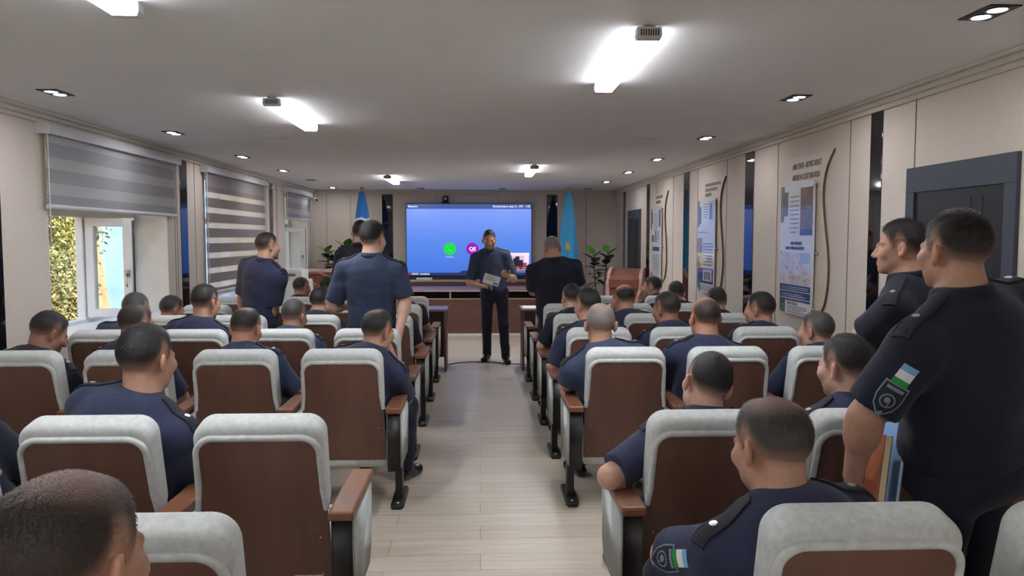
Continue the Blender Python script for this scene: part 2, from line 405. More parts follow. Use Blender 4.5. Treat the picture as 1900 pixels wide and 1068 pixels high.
# the open casement of the first window, swung square into the room
def sash(parent, y, xh, xf, z0, z1, lever=False):
    f = MB(); t = .035; w = .075
    e = .0015; f.box((xh+e, y-t+e, z0+e), (xf-e, y+t-e, z0+w), 0, .006); f.box((xh+e, y-t+e, z1-w), (xf-e, y+t-e, z1-e), 0, .006)
    f.box((xh, y-t, z0), (xh+w, y+t, z1), 0, .006); f.box((xf-w, y-t, z0), (xf, y+t, z1), 0, .006)
    o = f.build('casement_sash', M['white_pvc'], parent)
    box_obj('sash_pane', (xh+w, y-.006, z0+w), (xf-w, y+.006, z1-w), M['glass'], o)
    box_obj('sash_seal', (xf-.001, y-.012, z0+.02), (xf+.004, y+.022, z1-.02), M['seal'], o)
    h = MB(); zm = (z0+z1)/2-.05
    h.box((xf-.058, y-.055, zm-.03), (xf-.02, y-.033, zm+.03), 0, .004); h.tube([(xf-.04, y-.06, zm), (xf-.04, y-.075, zm-.02), (xf-.03, y-.08, zm-.12)], .009, 8)
    for z in (z0+.12, z1-.14, zm): h.box((xf-.001, y+.0, z), (xf+.01, y+.02, z+.05), 0, .002)
    h.build('sash_handle', M['metal'], o)
    return o
sash(w1, 7.0, XW+.04, -3.085, SILL+.075, ZT0-.005)
sash(w3, 12.98, XW+.04, -2.90, SILL+.075, ZT0-.005)
# ------------------------------------------------------------------ zebra blinds
def blind_mat(name, dark, light, period, duty, off, sheer):
    m, nt, b = new_mat(name); out = nt.nodes['Material Output']
    tc = nt.nodes.new('ShaderNodeTexCoord'); sp = nt.nodes.new('ShaderNodeSeparateXYZ'); nt.links.new(tc.outputs['Object'], sp.inputs[0])
    def mth(op, a, v):
        n = nt.nodes.new('ShaderNodeMath'); n.operation = op; nt.links.new(a, n.inputs[0]); n.inputs[1].default_value = v; return n.outputs[0]
    fr = mth('FRACT', mth('DIVIDE', mth('ADD', sp.outputs['Z'], off), period), 0)
    isb = mth('LESS_THAN', fr, duty)
    def cloth(c, transl, transp):
        df = nt.nodes.new('ShaderNodeBsdfDiffuse'); df.inputs['Color'].default_value = c
        tl = nt.nodes.new('ShaderNodeBsdfTranslucent'); tl.inputs['Color'].default_value = c
        a = nt.nodes.new('ShaderNodeMixShader'); a.inputs[0].default_value = transl; nt.links.new(df.outputs[0], a.inputs[1]); nt.links.new(tl.outputs[0], a.inputs[2])
        if transp <= 0: return a.outputs[0]
        tr = nt.nodes.new('ShaderNodeBsdfTransparent'); q = nt.nodes.new('ShaderNodeMixShader'); q.inputs[0].default_value = transp
        nt.links.new(a.outputs[0], q.inputs[1]); nt.links.new(tr.outputs[0], q.inputs[2]); return q.outputs[0]
    A = cloth(srgb(*dark), .12, 0); B = cloth(srgb(*light), .5 if sheer else .2, .42 if sheer else 0)
    mx = nt.nodes.new('ShaderNodeMixShader'); nt.links.new(isb, mx.inputs[0]); nt.links.new(B, mx.inputs[1]); nt.links.new(A, mx.inputs[2]); nt.links.new(mx.outputs[0], out.inputs['Surface'])
    return m
M['blind_shut'] = blind_mat('blind_shut', (158, 158, 162), (182, 182, 182), .19, .55, .01, False)
M['blind_open'] = blind_mat('blind_open', (148, 138, 140), (235, 236, 236), .176, .62, .05, True)
M['blind_top'] = blind_mat('blind_top', (160, 156, 156), (160, 156, 156), .2, .5, 0, False)
M['housing'] = mat('blind_housing', (196, 196, 200), .45, .02, 10)
def blind(label, y0, y1, zb, m, solid_top=0.0):
    t = thing('window_blind', label, 'blind', (XL+.05, (y0+y1)/2, zb)); x = -.01; L = (y1-y0)/2
    zt = 2.455-zb
    hb = MB(); out = [(0, 0), (.085, .0), (.09, .03), (.075, .075), (.0, .085)]
    hb.prism(out, lambda a, b, n: (-.05+a, n, zt-.085+b), -L, L); hb.build('housing', M['housing'], t)
    for s in (-1, 1):
        cp = MB(); cp.prism([(0, -.004), (.09, -.004), (.096, .03), (.08, .082), (0, .09)], lambda a, b, n: (-.05+a, n, zt-.085+b), s*L-.006, s*L+.006)
        cp.build('end_cap', M['white_pvc'], t)
    f = MB(); top = zt-.08
    if solid_top: f.box((x-.002, -L+.05, top-solid_top), (x+.002, L-.05, top), 1)
    f.box((x-.002, -L+.05, .015), (x+.002, L-.05, top-solid_top), 0)
    f.build('blind_fabric', [M[m], M['blind_top']], t)
    r = MB().tube([(x, -L+.04, .008), (x, L-.04, .008)], .014, 12, flat=1.3); r.build('bottom_rail', M['housing'], t)
    ch = MB().tube([(x+.03, -L+.02, zt-.05), (x+.03, -L+.02, -.25)], .0035, 6); ch.build('bead_chain', M['white_pvc'], t)
    return t
blind('grey zebra blind with wide soft bands lowered halfway over the nearest open window', 5.70, 8.15, 1.84, 'blind_shut')
blind('striped zebra blind of dark bands and bright sheer gaps fully lowered on middle window', 8.94, 11.47, .97, 'blind_open', .16)
blind('short grey zebra blind half lowered over the farthest window by the room corner', 12.62, 14.45, 1.93, 'blind_shut')
# ------------------------------------------------------------------ doors on the right wall
def door(n, y0, y1, zt, jamb, head):
    d = MB(); e = .025
    d.box((XR-e, y0, 0), (XR+.001, y0+jamb, zt-head), 0, .003); d.box((XR-e, y1-jamb, 0), (XR+.001, y1, zt-head), 0, .003); d.box((XR-e, y0, zt-head), (XR+.0015, y1, zt), 0, .003)
    o = struct(d.build('door_%d' % n, M['door_frame']))
    l = MB().box((XR-.012, y0+jamb, .01), (XR+.001, y1-jamb, zt-head))
    w = (y1-y0-2*jamb)
    for k in (.22, .34): l.box((XR-.0145, y0+jamb+w*k, .05), (XR-.011, y0+jamb+w*k+.012, zt-head-.05), 0, .001)
    l.build('door_leaf', M['door_leaf'], o)
    h = MB().box((XR-.05, y0+jamb+.06, 1.0), (XR-.012, y0+jamb+.09, 1.03), 0, .004).box((XR-.06, y0+jamb+.06, 1.0), (XR-.045, y0+jamb+.18, 1.022), 0, .005)
    h.build('door_handle', M['metal'], o)
door(1, 3.65, 4.62, 2.04, .085, .15); door(2, 12.45, 13.48, 2.09, .085, .15)
# ------------------------------------------------------------------ ceiling fittings
def lamp(label, x, y0, y1, group):
    t = thing('ceiling_light', label, 'ceiling light', (x, (y0+y1)/2, ZC), group); L = (y1-y0)/2
    prof = [(-.050, -.008), (.050, -.008), (.052, -.040), (.046, -.055), (-.046, -.055), (-.052, -.040)]
    MB().prism([(.045, -.0545), (.045, -.058), (-.045, -.058), (-.045, -.0545)], lambda a, b, n: (a, n, b), -L+.045, L-.045).build('diffuser', M['lamp_glow'], t)
    MB().prism(prof, lambda a, b, n: (a, n, b), -L+.045, L-.045).build('side_lens', M['lamp_side'], t)
    for s in (-1, 1):
        c = MB(); n0, n1 = sorted((s*(L-.05), s*L)); c.prism([(a*1.06, b*1.05) for a, b in prof], lambda a, b, n: (a, n, b), n0, n1)
        o = c.build('end_cap', M['lamp_body'], t)
        v = MB()
        for i in range(8): v.box((-.038+i*.0105, s*L-.0015, -.045), (-.033+i*.0105, s*L+.0015, -.018))
        v.build('vent_slot', M['dark_gap'], o)
    MB().box((-.03, -L+.02, -.013), (.03, L-.02, 0)).build('back_plate', M['lamp_body'], t)
G_ = 'linear ceiling lights'
lamp('long white ceiling light at the top left corner of the photo, cut by its edge', -1.36, 1.88, 3.12, G_)
lamp('long white ceiling light on the left, third in size, above the seats by the windows', -1.345, 5.10, 6.33, G_)
lamp('largest whole bright ceiling light, on the right above the aisle seats', .73, 3.33, 4.60, G_)
lamp('small distant ceiling light on the left, in front of the screen and blue flag', -1.33, 11.25, 12.5, G_)
lamp('small distant ceiling light on the right, above the standing speaker with paper', .685, 9.6, 10.85, G_)
for x, y in ((.75, -1.9), (-1.36, -1.9)): lamp('unseen long white ceiling light added for brightness behind the last row of chairs', x, y, y+1.24, G_)  # unseen pair behind the camera, added to brighten the room
def spot(label, x, y, on, rz=0):
    t = thing('downlight', label, 'downlight', (x, y, ZC), 'twin spot downlights')
    f = MB()
    f.box((-.065, -.105, -.006), (.065, .105, .0), 0, .002)
    f.build('frame', M['black_plastic'], t)
    for s in (-1, 1):
        r = MB().lathe([(.044, -.009), (.044, -.006), (.037, -.006), (.037, -.009), (.044, -.009)], (0, s*.05, 0), 20, cap=False); ro = r.build('trim_ring', M['metal'], t)
        MB().lathe([(.002, -.0085), (.034, -.0075), (.034, -.0065), (.002, -.0065)], (0, s*.05, 0), 16).build('spot_lens', M['spot_glow'] if on else M['spot_off'], ro)
side = ['nearest', 'second', 'third', 'fourth', 'fifth', 'sixth']
for i, y in enumerate((5.0, 6.86, 8.81, 10.6, 12.3, 14.1)): spot('%s black twin downlight in the row above the windows' % side[i], -2.65, y, i != 4)
for i, y in enumerate((3.09, 4.99, 6.99, 8.91, 10.66, 12.5)): spot('%s black twin downlight in the row beside the right wall' % side[i], 2.06, y, True)
for i, (x, y) in enumerate(((-1.08, 14.3), (.43, 14.35), (2.0, 14.3))): spot('black twin downlight near the screen wall, %s of three' % ('leftmost', 'middle', 'rightmost')[i], x, y, False)
for i, (x, y) in enumerate(((-1.83, 7.08), (1.56, 7.2))):
    t = thing('ceiling_speaker', 'round white flush ceiling disc on the %s half of the ceiling' % ('left', 'right')[i], 'ceiling speaker', (x, y, ZC), 'round ceiling discs')
    MB().lathe([(.001, -.012), (.085, -.012), (.085, 0)], (0, 0, 0), 32).build('grille', M['ceiling'], t)
    MB().lathe([(.086, -.014), (.105, -.008), (.108, 0), (.086, 0), (.086, -.014)], (0, 0, 0), 32, cap=False).build('rim', M['white_pvc'], t)
# security camera high in the far left corner
t = thing('security_camera', 'small white security camera high in the far left corner', 'camera', (XL+.012, 14.35, 2.36))
MB().box((-.012, -.05, -.05), (.02, .05, .05), 0, .01).build('wall_bracket', M['white_pvc'], t)
MB().tube([(.02, 0, -.005), (.1, -.02, -.005)], .012, 8).build('arm', M['white_pvc'], t)
b_ = MB().tube([(.08, .03, -.02), (.19, -.12, -.05)], [.036, .036], 14).build('camera_body', M['white_pvc'], t)
MB().tube([(.186, -.114, -.0487), (.196, -.127, -.0513)], .026, 14).build('lens', M['black_plastic'], b_)
# ------------------------------------------------------------------ screen on the far wall
def screen_mat():
    m, nt, b = new_mat('screen_blue'); tc = nt.nodes.new('ShaderNodeTexCoord'); sp = nt.nodes.new('ShaderNodeSeparateXYZ'); nt.links.new(tc.outputs['Object'], sp.inputs[0])
    mr = nt.nodes.new('ShaderNodeMapRange'); mr.inputs[1].default_value = -.7; mr.inputs[2].default_value = .7; nt.links.new(sp.outputs['Z'], mr.inputs[0])
    r = ramp(nt, mr.outputs[0], [(0, srgb(64, 112, 214)), (.5, srgb(86, 132, 228)), (1, srgb(128, 156, 242))])
    b.inputs['Base Color'].default_value = (.004, .004, .006, 1); nt.links.new(r.outputs['Color'], b.inputs['Emission Color']); b.inputs['Emission Strength'].default_value = SCR
    b.inputs['Roughness'].default_value = .25; return m
SCR = .56
def em(n, c): return emit(n, c, SCR)
M['screen'] = screen_mat(); M['scr_bar'] = em('screen_bar', (66, 88, 150)); M['scr_low'] = em('screen_low_bar', (40, 52, 98)); M['scr_white'] = em('screen_white', (240, 244, 255))
M['scr_green'] = em('screen_green', (20, 214, 70)); M['scr_purple'] = em('screen_purple', (160, 10, 180)); M['scr_red'] = em('screen_red', (190, 40, 60))
TX, TY, TZ = -.20, 14.73, 1.575; TW, TH = 2.40, 1.40
tv = thing('wall_screen', 'huge black-framed display with blue video call picture on far wall', 'screen', (TX, TY, TZ))
fm = MB(); w, h = TW/2, TH/2
fm.box((-w, -.0, -h), (w, .06, h), 0, .004)
for lo, hi in (((-w, -.02, h-.012), (w, .0, h)), ((-w, -.02, -h), (w, .0, -h+.03)), ((-w, -.02, -h), (-w+.012, 0, h)), ((w-.012, -.02, -h), (w, 0, h))): fm.box(lo, hi)
fm.build('bezel', M['black_plastic'], tv)
sc = box_obj('display', (-w+.012, -.004, -h+.03), (w-.012, 0, h-.012), M['screen'], tv)
Yf = -.006
box_obj('status_bar', (-w+.012, Yf, h-.105), (w-.012, Yf+.002, h-.012), M['scr_bar'], sc)
lb = MB(); lb.box((-w+.012, Yf, -h+.03), (w-.012, Yf+.002, -h+.082)); lb.prism([(-.2, 0), (.6, 0), (.6, .04), (-.14, .04)], lambda a, b, n: (a, n, -h+.08+b), Yf, Yf+.002)
lb.build('bottom_bar', M['scr_low'], sc)
def stext(body, x, z, size, m='scr_white', align='LEFT', sx=1, bold=0): return text_obj('caption', body, size, frame_m((x, Yf-.001, z), (1, 0, 0), (0, 0, 1)), M[m], sc, .0004, align, sx, bold)
stext('Buxoro', -w+.05, h-.058, .058, bold=.0015); stext('Воскресенье, июн 21, 1970   11:05', w-.03, h-.058, .055, align='RIGHT', sx=.83, bold=.001)
stext('МИКР: 10:а:86:36', -w+.10, -h+.056, .045, bold=.001)
stext('Позвонить', -.368, -.318, .030, align='CENTER')
def disc(name, m, x, z, r, y=Yf):
    return MB().prism([(r*math.cos(k*math.pi/24), r*math.sin(k*math.pi/24)) for k in range(48)], lambda a, b, n: (x+a, n, z+b), y, y+.002).build(name, m, sc)
disc('call_button', M['scr_green'], -.368, -.165, .118); disc('camera_button', M['scr_purple'], .062, -.165, .118)
disc('microphone_icon', M['scr_red'], -w+.06, -h+.056, .022)
ph = []
for k in range(17):   # handset glyph: an arc with two lobes
    a = math.radians(200+k*50/16); ph.append((.055+.115*math.cos(a), .055+.115*math.sin(a)))
hg = MB(); c0 = (-.368, -.165); pts = []
for k in range(13):
    a = math.radians(180+k*90/12); pts.append((c0[0]+.045+.085*math.cos(a), Yf-.001, c0[1]+.045+.085*math.sin(a)))
hg.tube(pts, [.026, .026, .022, .015, .013, .012, .012, .012, .013, .015, .022, .026, .026], 8, flat=.05); hg.build('handset_symbol', M['scr_white'], sc)
stext('QE', .062, -.168, .10, align='CENTER', bold=.003)
# small camera picture inside the screen: pink-lit room with dark figures
pc = MB(); x0, z0, pw, phh = .60, -.585, .55, .345
cols = [em('pip_wall', (214, 186, 214)), em('pip_dark', (40, 34, 52)), em('pip_red', (150, 66, 84)), em('pip_pale', (240, 222, 240)), em('pip_grey', (150, 130, 160))]
pc.box((x0, Yf-.001, z0), (x0+pw, Yf+.001, z0+phh), 0)
for a, b, c, d, mi in ((0, .84, 1, 1, 3), (.0, .0, 1, .3, 2), (.08, .0, .2, .55, 3), (.2, .12, .34, .78, 1), (.24, .2, .3, .86, 1), (.44, .05, .56, .7, 1), (.52, .2, .66, .8, 1), (.66, .1, .78, .6, 1), (.0, .4, .06, .8, 4), (.83, .45, .97, .85, 3), (.36, .3, .44, .6, 4), (.3, .15, 1, .19, 3), (.3, .05, .95, .08, 3), (.78, .3, .9, .45, 2)):
    pc.box((x0+pw*a, Yf-.0025, z0+phh*b), (x0+pw*c, Yf-.0008, z0+phh*d), mi)
pc.build('inset_picture', cols, sc)
# conference camera on top of the screen
t = thing('conference_camera', 'small black conference camera standing on top of the blue screen', 'camera', (-.645, TY+.0, TZ+h))
MB().box((-.075, -.06, .0), (.075, .045, .022), 0, .006).build('base', M['black_plastic'], t)
b_ = MB().lathe([(.02, .022), (.05, .03), (.058, .06), (.058, .10), (.045, .135), (.01, .142)], (0, -.005, 0), 20).build('camera_head', M['black_plastic'], t)
MB().lathe([(.03, 0), (.03, .02), (.02, .02), (.018, .006)], (0, -.062, .085), 16, axis='y').build('lens', M['metal'], b_)
# ------------------------------------------------------------------ low console and presidium desk under the screen
t = thing('console_table', 'long low console with beige edge on the wall below the screen', 'console', (-.17, 14.4, -.03))
MB().box((-1.28, -.19, .838), (1.30, .30, .868), 0, .004).build('top', M['desk_edge'], t)
MB().box((-1.25, -.17, .05), (1.27, .28, .838)).build('body', M['desk_wood'], t)
MB().box((-1.2, -.12, .03), (1.22, .25, .05)).build('plinth', M['dark_gap'], t)
t = thing('power_strip', 'small white box lying on the console edge below the screen', 'box', (-1.03, 14.34, .838))
MB().box((-.145, -.04, 0), (.145, .04, .045), 0, .006).build('housing', M['white_pvc'], t)
MB().box((-.13, -.0415, .012), (.13, -.038, .03)).build('slot', M['lamp_body'], t)
t = thing('soundbar', 'dark grey bar filling the gap between screen and console', 'soundbar', (-.17, 14.56, .838))
MB().box((-1.17, -.03, 0), (1.17, .04, .036), 0, .004).build('body', M['black_plastic'], t)
for s_ in (-1, 1): MB().box((s_*1.2-.03, -.045, 0), (s_*1.2+.03, .045, .036), 0, .004).build('end_cap', M['black_metal'], t)
t = thing('presidium_desk', 'long brown wooden desk with beige edges standing below the screen', 'desk', (-.09, 13.22, 0))
MB().box((-1.22, -.46, .735), (1.22, .44, .765), 0, .004).build('top', M['desk_top'], t)
MB().box((-1.225, -.465, .728), (1.225, -.455, .752), 0, .002).build('top_edge', M['desk_edge'], t)
fp = MB().box((-1.2, -.44, .03), (1.2, -.41, .60), 0, .003).build('front_panel', M['desk_wood'], t)
MB().box((-1.2, -.445, .60), (1.2, -.405, .615), 0, .002).build('panel_edge', M['desk_edge'], fp)
for s_ in (-1.2, -.4, .4, 1.2): MB().box((s_-.012, -.44, .6), (s_+.012, .40, .735)).build('divider', M['desk_edge'], t)
MB().box((-1.2, -.1, .03), (1.2, -.08, .735)).build('inner_panel', M['dark_gap'], t)
MB().box((-1.2, -.45, 0), (1.2, -.40, .03)).build('plinth', M['white_pvc'], t)
for s_ in (-1, 1): MB().box((s_*1.2-.015, -.44, 0), (s_*1.2+.015, .42, .735)).build('side_panel', M['desk_wood'], t)
# ------------------------------------------------------------------ narrow front tables on both sides of the aisle
def front_table(label, x0, x1, y0=9.26, y1=9.76):
    t = thing('front_table', label, 'table', ((x0+x1)/2, (y0+y1)/2, 0), 'narrow tables before the first row'); a, b = (x1-x0)/2, (y1-y0)/2
    MB().box((-a, -b, .735), (a, b, .76), 0, .003).build('top', M['desk_top'], t)
    for s_ in (-1, 1): MB().box((s_*(a-.03)-.014, -b+.02, 0), (s_*(a-.03)+.014, b-.02, .735), 0, .002).build('end_panel', M['desk_wood'], t)
    MB().box((-a+.045, b-.1, .12), (a-.045, b-.08, .735)).build('modesty_panel', M['desk_wood'], t)
front_table('long brown table left of the aisle before the first row of seats', -2.85, -.39)
front_table('long brown table right of the aisle with white paper on it', .50, 2.45)
tag(box_obj('paper_sheet', (.53, 9.33, .7602), (.86, 9.67, .7655), M['paper']), 'stack of white paper on the right table near the aisle', 'paper')
# ------------------------------------------------------------------ flags
def flag(label, x, y, cols, fn, top, wb, seedk):
    t = thing('flag', label, 'flag', (x, y, 0), 'flags on poles')
    MB().lathe([(.16, 0), (.16, .02), (.05, .05), (.03, .12), (.018, .12)], (0, 0, 0), 24).build('base', M['brass'], t)
    MB().tube([(0, 0, .03), (0, 0, 2.42)], .016, 12).build('pole', M['brass'], t)
    MB().lathe([(.008, 2.41), (.03, 2.425), (.02, 2.435), (.038, 2.455), (.034, 2.475), (.012, 2.492), (.002, 2.497)], (0, 0, 0), 16).build('finial', M['brass'], t)
    nu, nv = 64, 60; V = []; Q = []; C = []
    for j in range(nv+1):
        v = j/nv; z = top-(top-.62)*v; w = .035+wb*(v**.75)
        for i in range(nu):
            a = 2*math.pi*i/nu; fold = 1+(.16+.2*v)*math.sin(a*5+seedk+2*v)*math.sin(a*2+1)
            V.append((w*math.cos(a)*fold-.02*v, .45*w*math.sin(a)*fold-.02, z+.05*v*math.sin(a*3+seedk))); C.append(fn(math.cos(a), math.sin(a), v))
    for j in range(nv):
        for i in range(nu): Q.append((j*nu+i, (j+1)*nu+i, (j+1)*nu+(i+1) % nu, j*nu+(i+1) % nu))
    me = np_mesh('cloth', np.array(V, float), np.array(Q)); set_col(me, np.array(C, float)); mesh_obj('cloth', me, M['flag_cloth'], t)
    return t
M['flag_cloth'] = attr_mat('flag_cloth', 'Col', .7, .05, 200, sheen=.2)
L3 = lambda *c: srgb(*c)[:3]
def uz(c, s, v):
    z = v*1.7+c*.10
    if abs(z-(.46+.10*c)) < .025 and s < .9: return L3(235, 238, 245)
    if z < .80-.2*c: return L3(40, 116, 190)
    if z < .825-.2*c: return L3(215, 60, 70)
    if z < 1.2: return L3(226, 230, 238)
    if z < 1.225: return L3(215, 60, 70)
    return L3(60, 150, 70)
def kz(c, s, v): 
    return L3(226, 190, 90) if (abs(c) < .22 and s < 0 and .49 < v < .56) else L3(62, 160, 212)
flag('blue white and red national flag hanging left of the screen', -2.02, 13.4, 0, uz, 2.42, .21, .3)
flag('plain sky blue flag with a small gold emblem right of the screen', 1.545, 13.4, 0, kz, 2.42, .185, 1.7)
# ------------------------------------------------------------------ potted rubber plants
def leaf(mb, base, d, L, wd, droop, mi):
    d = Vector(d).normalized(); sd = d.cross(Vector((0, 0, 1))); sd = sd.normalized() if sd.length > .01 else Vector((1, 0, 0)); up = sd.cross(d).normalized()
    n = 8; vs = []; fs = []
    for k in range(n+1):
        u = k/n; wv = wd*math.sin(math.pi*min(1, u**.8*.97+.03))**.8; c = base+d*(L*u)-Vector((0, 0, 1))*(droop*L*u*u)
        vs += [c-sd*wv+up*wv*.25, c, c+sd*wv+up*wv*.25]
    for k in range(n):
        a = k*3; fs += [(a, a+1, a+4, a+3), (a+1, a+2, a+5, a+4)]
    nv = len(vs); vs += [p-up*.003 for p in vs]; fs += [tuple(nv+i for i in reversed(f)) for f in list(fs)]
    mb.add(vs, fs, mi, True)
def rubber_plant(label, x, y, pz, stems, seed):
    rd = random.Random(seed); t = thing('potted_rubber_plant', label, 'plant', (x, y, pz), 'rubber plants in pots')
    MB().lathe([(.10, 0), (.13, .02), (.17, .28), (.18, .30), (.165, .30), (.155, .27)], (0, 0, 0), 28).build('pot', M['pot'], t)
    MB().lathe([(.001, .272), (.15, .27), (.15, .262), (.001, .262)], (0, 0, 0), 24).build('soil', M['soil'], t)
    for sx, sy, H, nl, br in stems:
        s_ = MB(); top = Vector((sx*2.2, sy*2.0, H)); s_.tube([(sx, sy, .26), (sx*1.2, sy*1.1, H*.5), top], [.011, .009, .006], 8); so = s_.build('stem', M['stem'], t)
        for k in range(nl):
            f = k/(nl-1); z = H*(.62+.38*f); a = k*2.4+seed+rd.uniform(-.3, .3); up = -.15+1.1*f
            b = Vector((sx*(1.2+f), sy*(1.1+.9*f), z)); lm = MB()
            leaf(lm, b, (math.cos(a), math.sin(a), up), rd.uniform(.20, .29), rd.uniform(.07, .088), rd.uniform(.15, .5)*(1.1-f), 0)
            lm.build('leaf', M['leaf_bright'] if (br and k >= nl-2) else M['leaf_dark'], so)
rubber_plant('tall potted rubber plant with two stems standing right of the sky blue flag', 2.12, 13.55, 0, [(-.05, 0, 1.33, 11, True), (.07, .03, 1.36, 11, True)], 3)
rubber_plant('bushy rubber plant behind the carved wooden cabinet in the far left corner', -2.62, 14.15, .62, [(-.08, 0, .74, 10, True), (.09, .02, .84, 10, True), (.0, -.08, .66, 9, False)], 9)
t = thing('plant_stand', 'low wooden stand under the rubber plant in the far left corner', 'stand', (-2.62, 14.15, 0))
MB().box((-.2, -.2, .58), (.2, .2, .62), 0, .004).build('top', M['desk_wood'], t)
for sx in (-1, 1):
    for sy in (-1, 1): MB().box((sx*.17-.02, sy*.17-.02, 0), (sx*.17+.02, sy*.17+.02, .58), 0, .003).build('leg', M['desk_wood'], t)
# black video camera on a stand by the left plant
t = thing('video_camera', 'black video camera on a slim tripod beside the left rubber plant', 'camera', (-2.42, 13.9, 0))
for k in range(3):
    a = k*2.1+.4; MB().tube([(0, 0, .9), (.28*math.cos(a), .28*math.sin(a), .012)], .011, 8).build('tripod_leg', M['black_plastic'], t)
MB().tube([(0, 0, .86), (0, 0, 1.34)], .014, 10).build('column', M['black_plastic'], t)
b_ = MB().box((-.045, -.09, 1.34), (.045, .09, 1.43), 0, .012).box((-.04, -.05, 1.43), (.04, .05, 1.46), 0, .008).box((-.065, -.06, 1.46), (.065, .04, 1.49), 0, .01).build('camera_body', M['black_plastic'], t)
MB().lathe([(.035, 0), (.035, .06), (.03, .06), (.028, .02)], (0, -.14, 1.385), 16, axis='y').build('lens', M['black_metal'], b_)
# carved cabinet, armchair, printer and lectern
t = thing('carved_cabinet', 'brown carved wooden cabinet under the plant in the far left corner', 'cabinet', (-2.68, 13.45, 0))
MB().box((-.42, -.24, 1.03), (.42, .24, 1.075), 0, .008).build('top', M['pale_wood'], t)
MB().box((-.39, -.21, .08), (.39, .21, 1.03), 0, .004).build('body', M['lectern_wood'], t)
for s_ in (-1, 1):
    d_ = MB().box((s_*.19-.17, -.225, .14), (s_*.19+.17, -.21, .97), 0, .006).build('door', M['lectern_wood'], t)
    MB().box((s_*.19-.11, -.232, .25), (s_*.19+.11, -.222, .86), 0, .01).build('carved_panel', M['pale_wood'], d_)
    MB().lathe([(.012, 0), (.014, .012), (.004, .02)], (s_*.05, -.247, .55), 12, axis='y').build('knob', M['brass'], d_)
MB().box((-.37, -.19, 0), (.37, .19, .08)).build('plinth', M['dark_gap'], t)
t = thing('carved_armchair', 'carved wooden armchair with a round pierced back before the corner cabinet', 'armchair', (-2.62, 12.7, 0))
for sx in (-1, 1):
    for sy in (-1, 1): MB().tube([(sx*.22, sy*.2, 0), (sx*.23, sy*.21, .42)], [.02, .028], 10).build('leg', M['lectern_wood'], t)
MB().box((-.27, -.25, .42), (.27, .25, .48), 0, .02).build('seat', M['lectern_wood'], t)
bk = MB(); ring = [(.25*math.sin(a), -.235, .80+.25*math.cos(a)) for a in [math.pi*2*k/28 for k in range(29)]]; bk.tube(ring, .03, 10)
for k in range(6):
    a = math.pi*k/6; bk.tube([(.23*math.sin(a), -.235, .8+.23*math.cos(a)), (-.23*math.sin(a), -.235, .8-.23*math.cos(a))], .012, 8)
bk.tube([(.24, -.235, .45), (.24, -.235, .8)], .024, 8); bk.tube([(-.24, -.235, .45), (-.24, -.235, .8)], .024, 8); bk.build('back', M['lectern_wood'], t)
for sx in (-1, 1): MB().tube([(sx*.25, -.22, .7), (sx*.29, 0, .69), (sx*.28, .2, .66), (sx*.26, .22, .46)], .022, 8).build('arm', M['lectern_wood'], t)
t = thing('side_cabinet', 'plain white low cabinet by the farthest window', 'cabinet', (-2.88, 11.95, 0))
MB().box((-.24, -.3, .04), (.24, .3, .98), 0, .004).build('body', M['white_pvc'], t)
MB().box((.24, -.28, .08), (.252, .28, .95), 0, .003).build('door', M['reveal'], t)
MB().box((-.22, -.28, 0), (.22, .28, .04)).build('plinth', M['dark_gap'], t)
t = thing('printer', 'pale grey boxy printer on the white cabinet by the farthest window', 'printer', (-2.88, 11.95, .98))
MB().box((-.2, -.22, 0), (.2, .22, .15), 0, .012).build('body', M['lamp_body'], t)
MB().box((-.17, -.2, .15), (.17, .2, .17), 0, .006).build('lid', M['white_pvc'], t)
MB().box((-.1, -.232, .06), (.1, -.22, .1), 0, .002).build('control_panel', M['ink'], t)
t = thing('lectern', 'reddish wooden lectern with slanted top and pale rounded end panels on right', 'lectern', (2.29, 11.9, 0), rz=R_(-24))
def endp(a, b, n): return (n, a, b)
for s_ in (-1, 1):
    pts = [(-.24, 0), (.24, 0), (.26, .95)]+[(.06+.2*math.cos(k*math.pi/10), 1.0+.16*math.sin(k*math.pi/10)) for k in range(11)][1:-1]+[(-.2, .9)]
    MB().prism(pts, endp, s_*.25-.025, s_*.25+.025).build('end_panel', M['pale_wood'], t)
MB().box((-.225, -.2, .04), (.225, -.17, .9)).build('front_panel', M['lectern_wood'], t)
MB().prism([(-.24, .86), (-.24, .98), (.2, 1.14), (.2, 1.10)], endp, -.225, .225).build('slanted_top', M['lectern_wood'], t)
MB().box((-.225, -.17, .5), (.225, .22, .525)).build('shelf', M['lectern_wood'], t)
# cable across the floor in front of the speaker
pts = [(-.42, 9.75, .006), (-.3, 9.9, .006), (-.1, 9.98, .006), (.15, 9.93, .006), (.35, 9.82, .006), (.55, 9.75, .006), (.8, 9.7, .006)]
tag(MB().tube(pts, .006, 6).build('cable', M['black_plastic']), 'thin black cable lying across the aisle floor by the speaker shoes', 'cable')
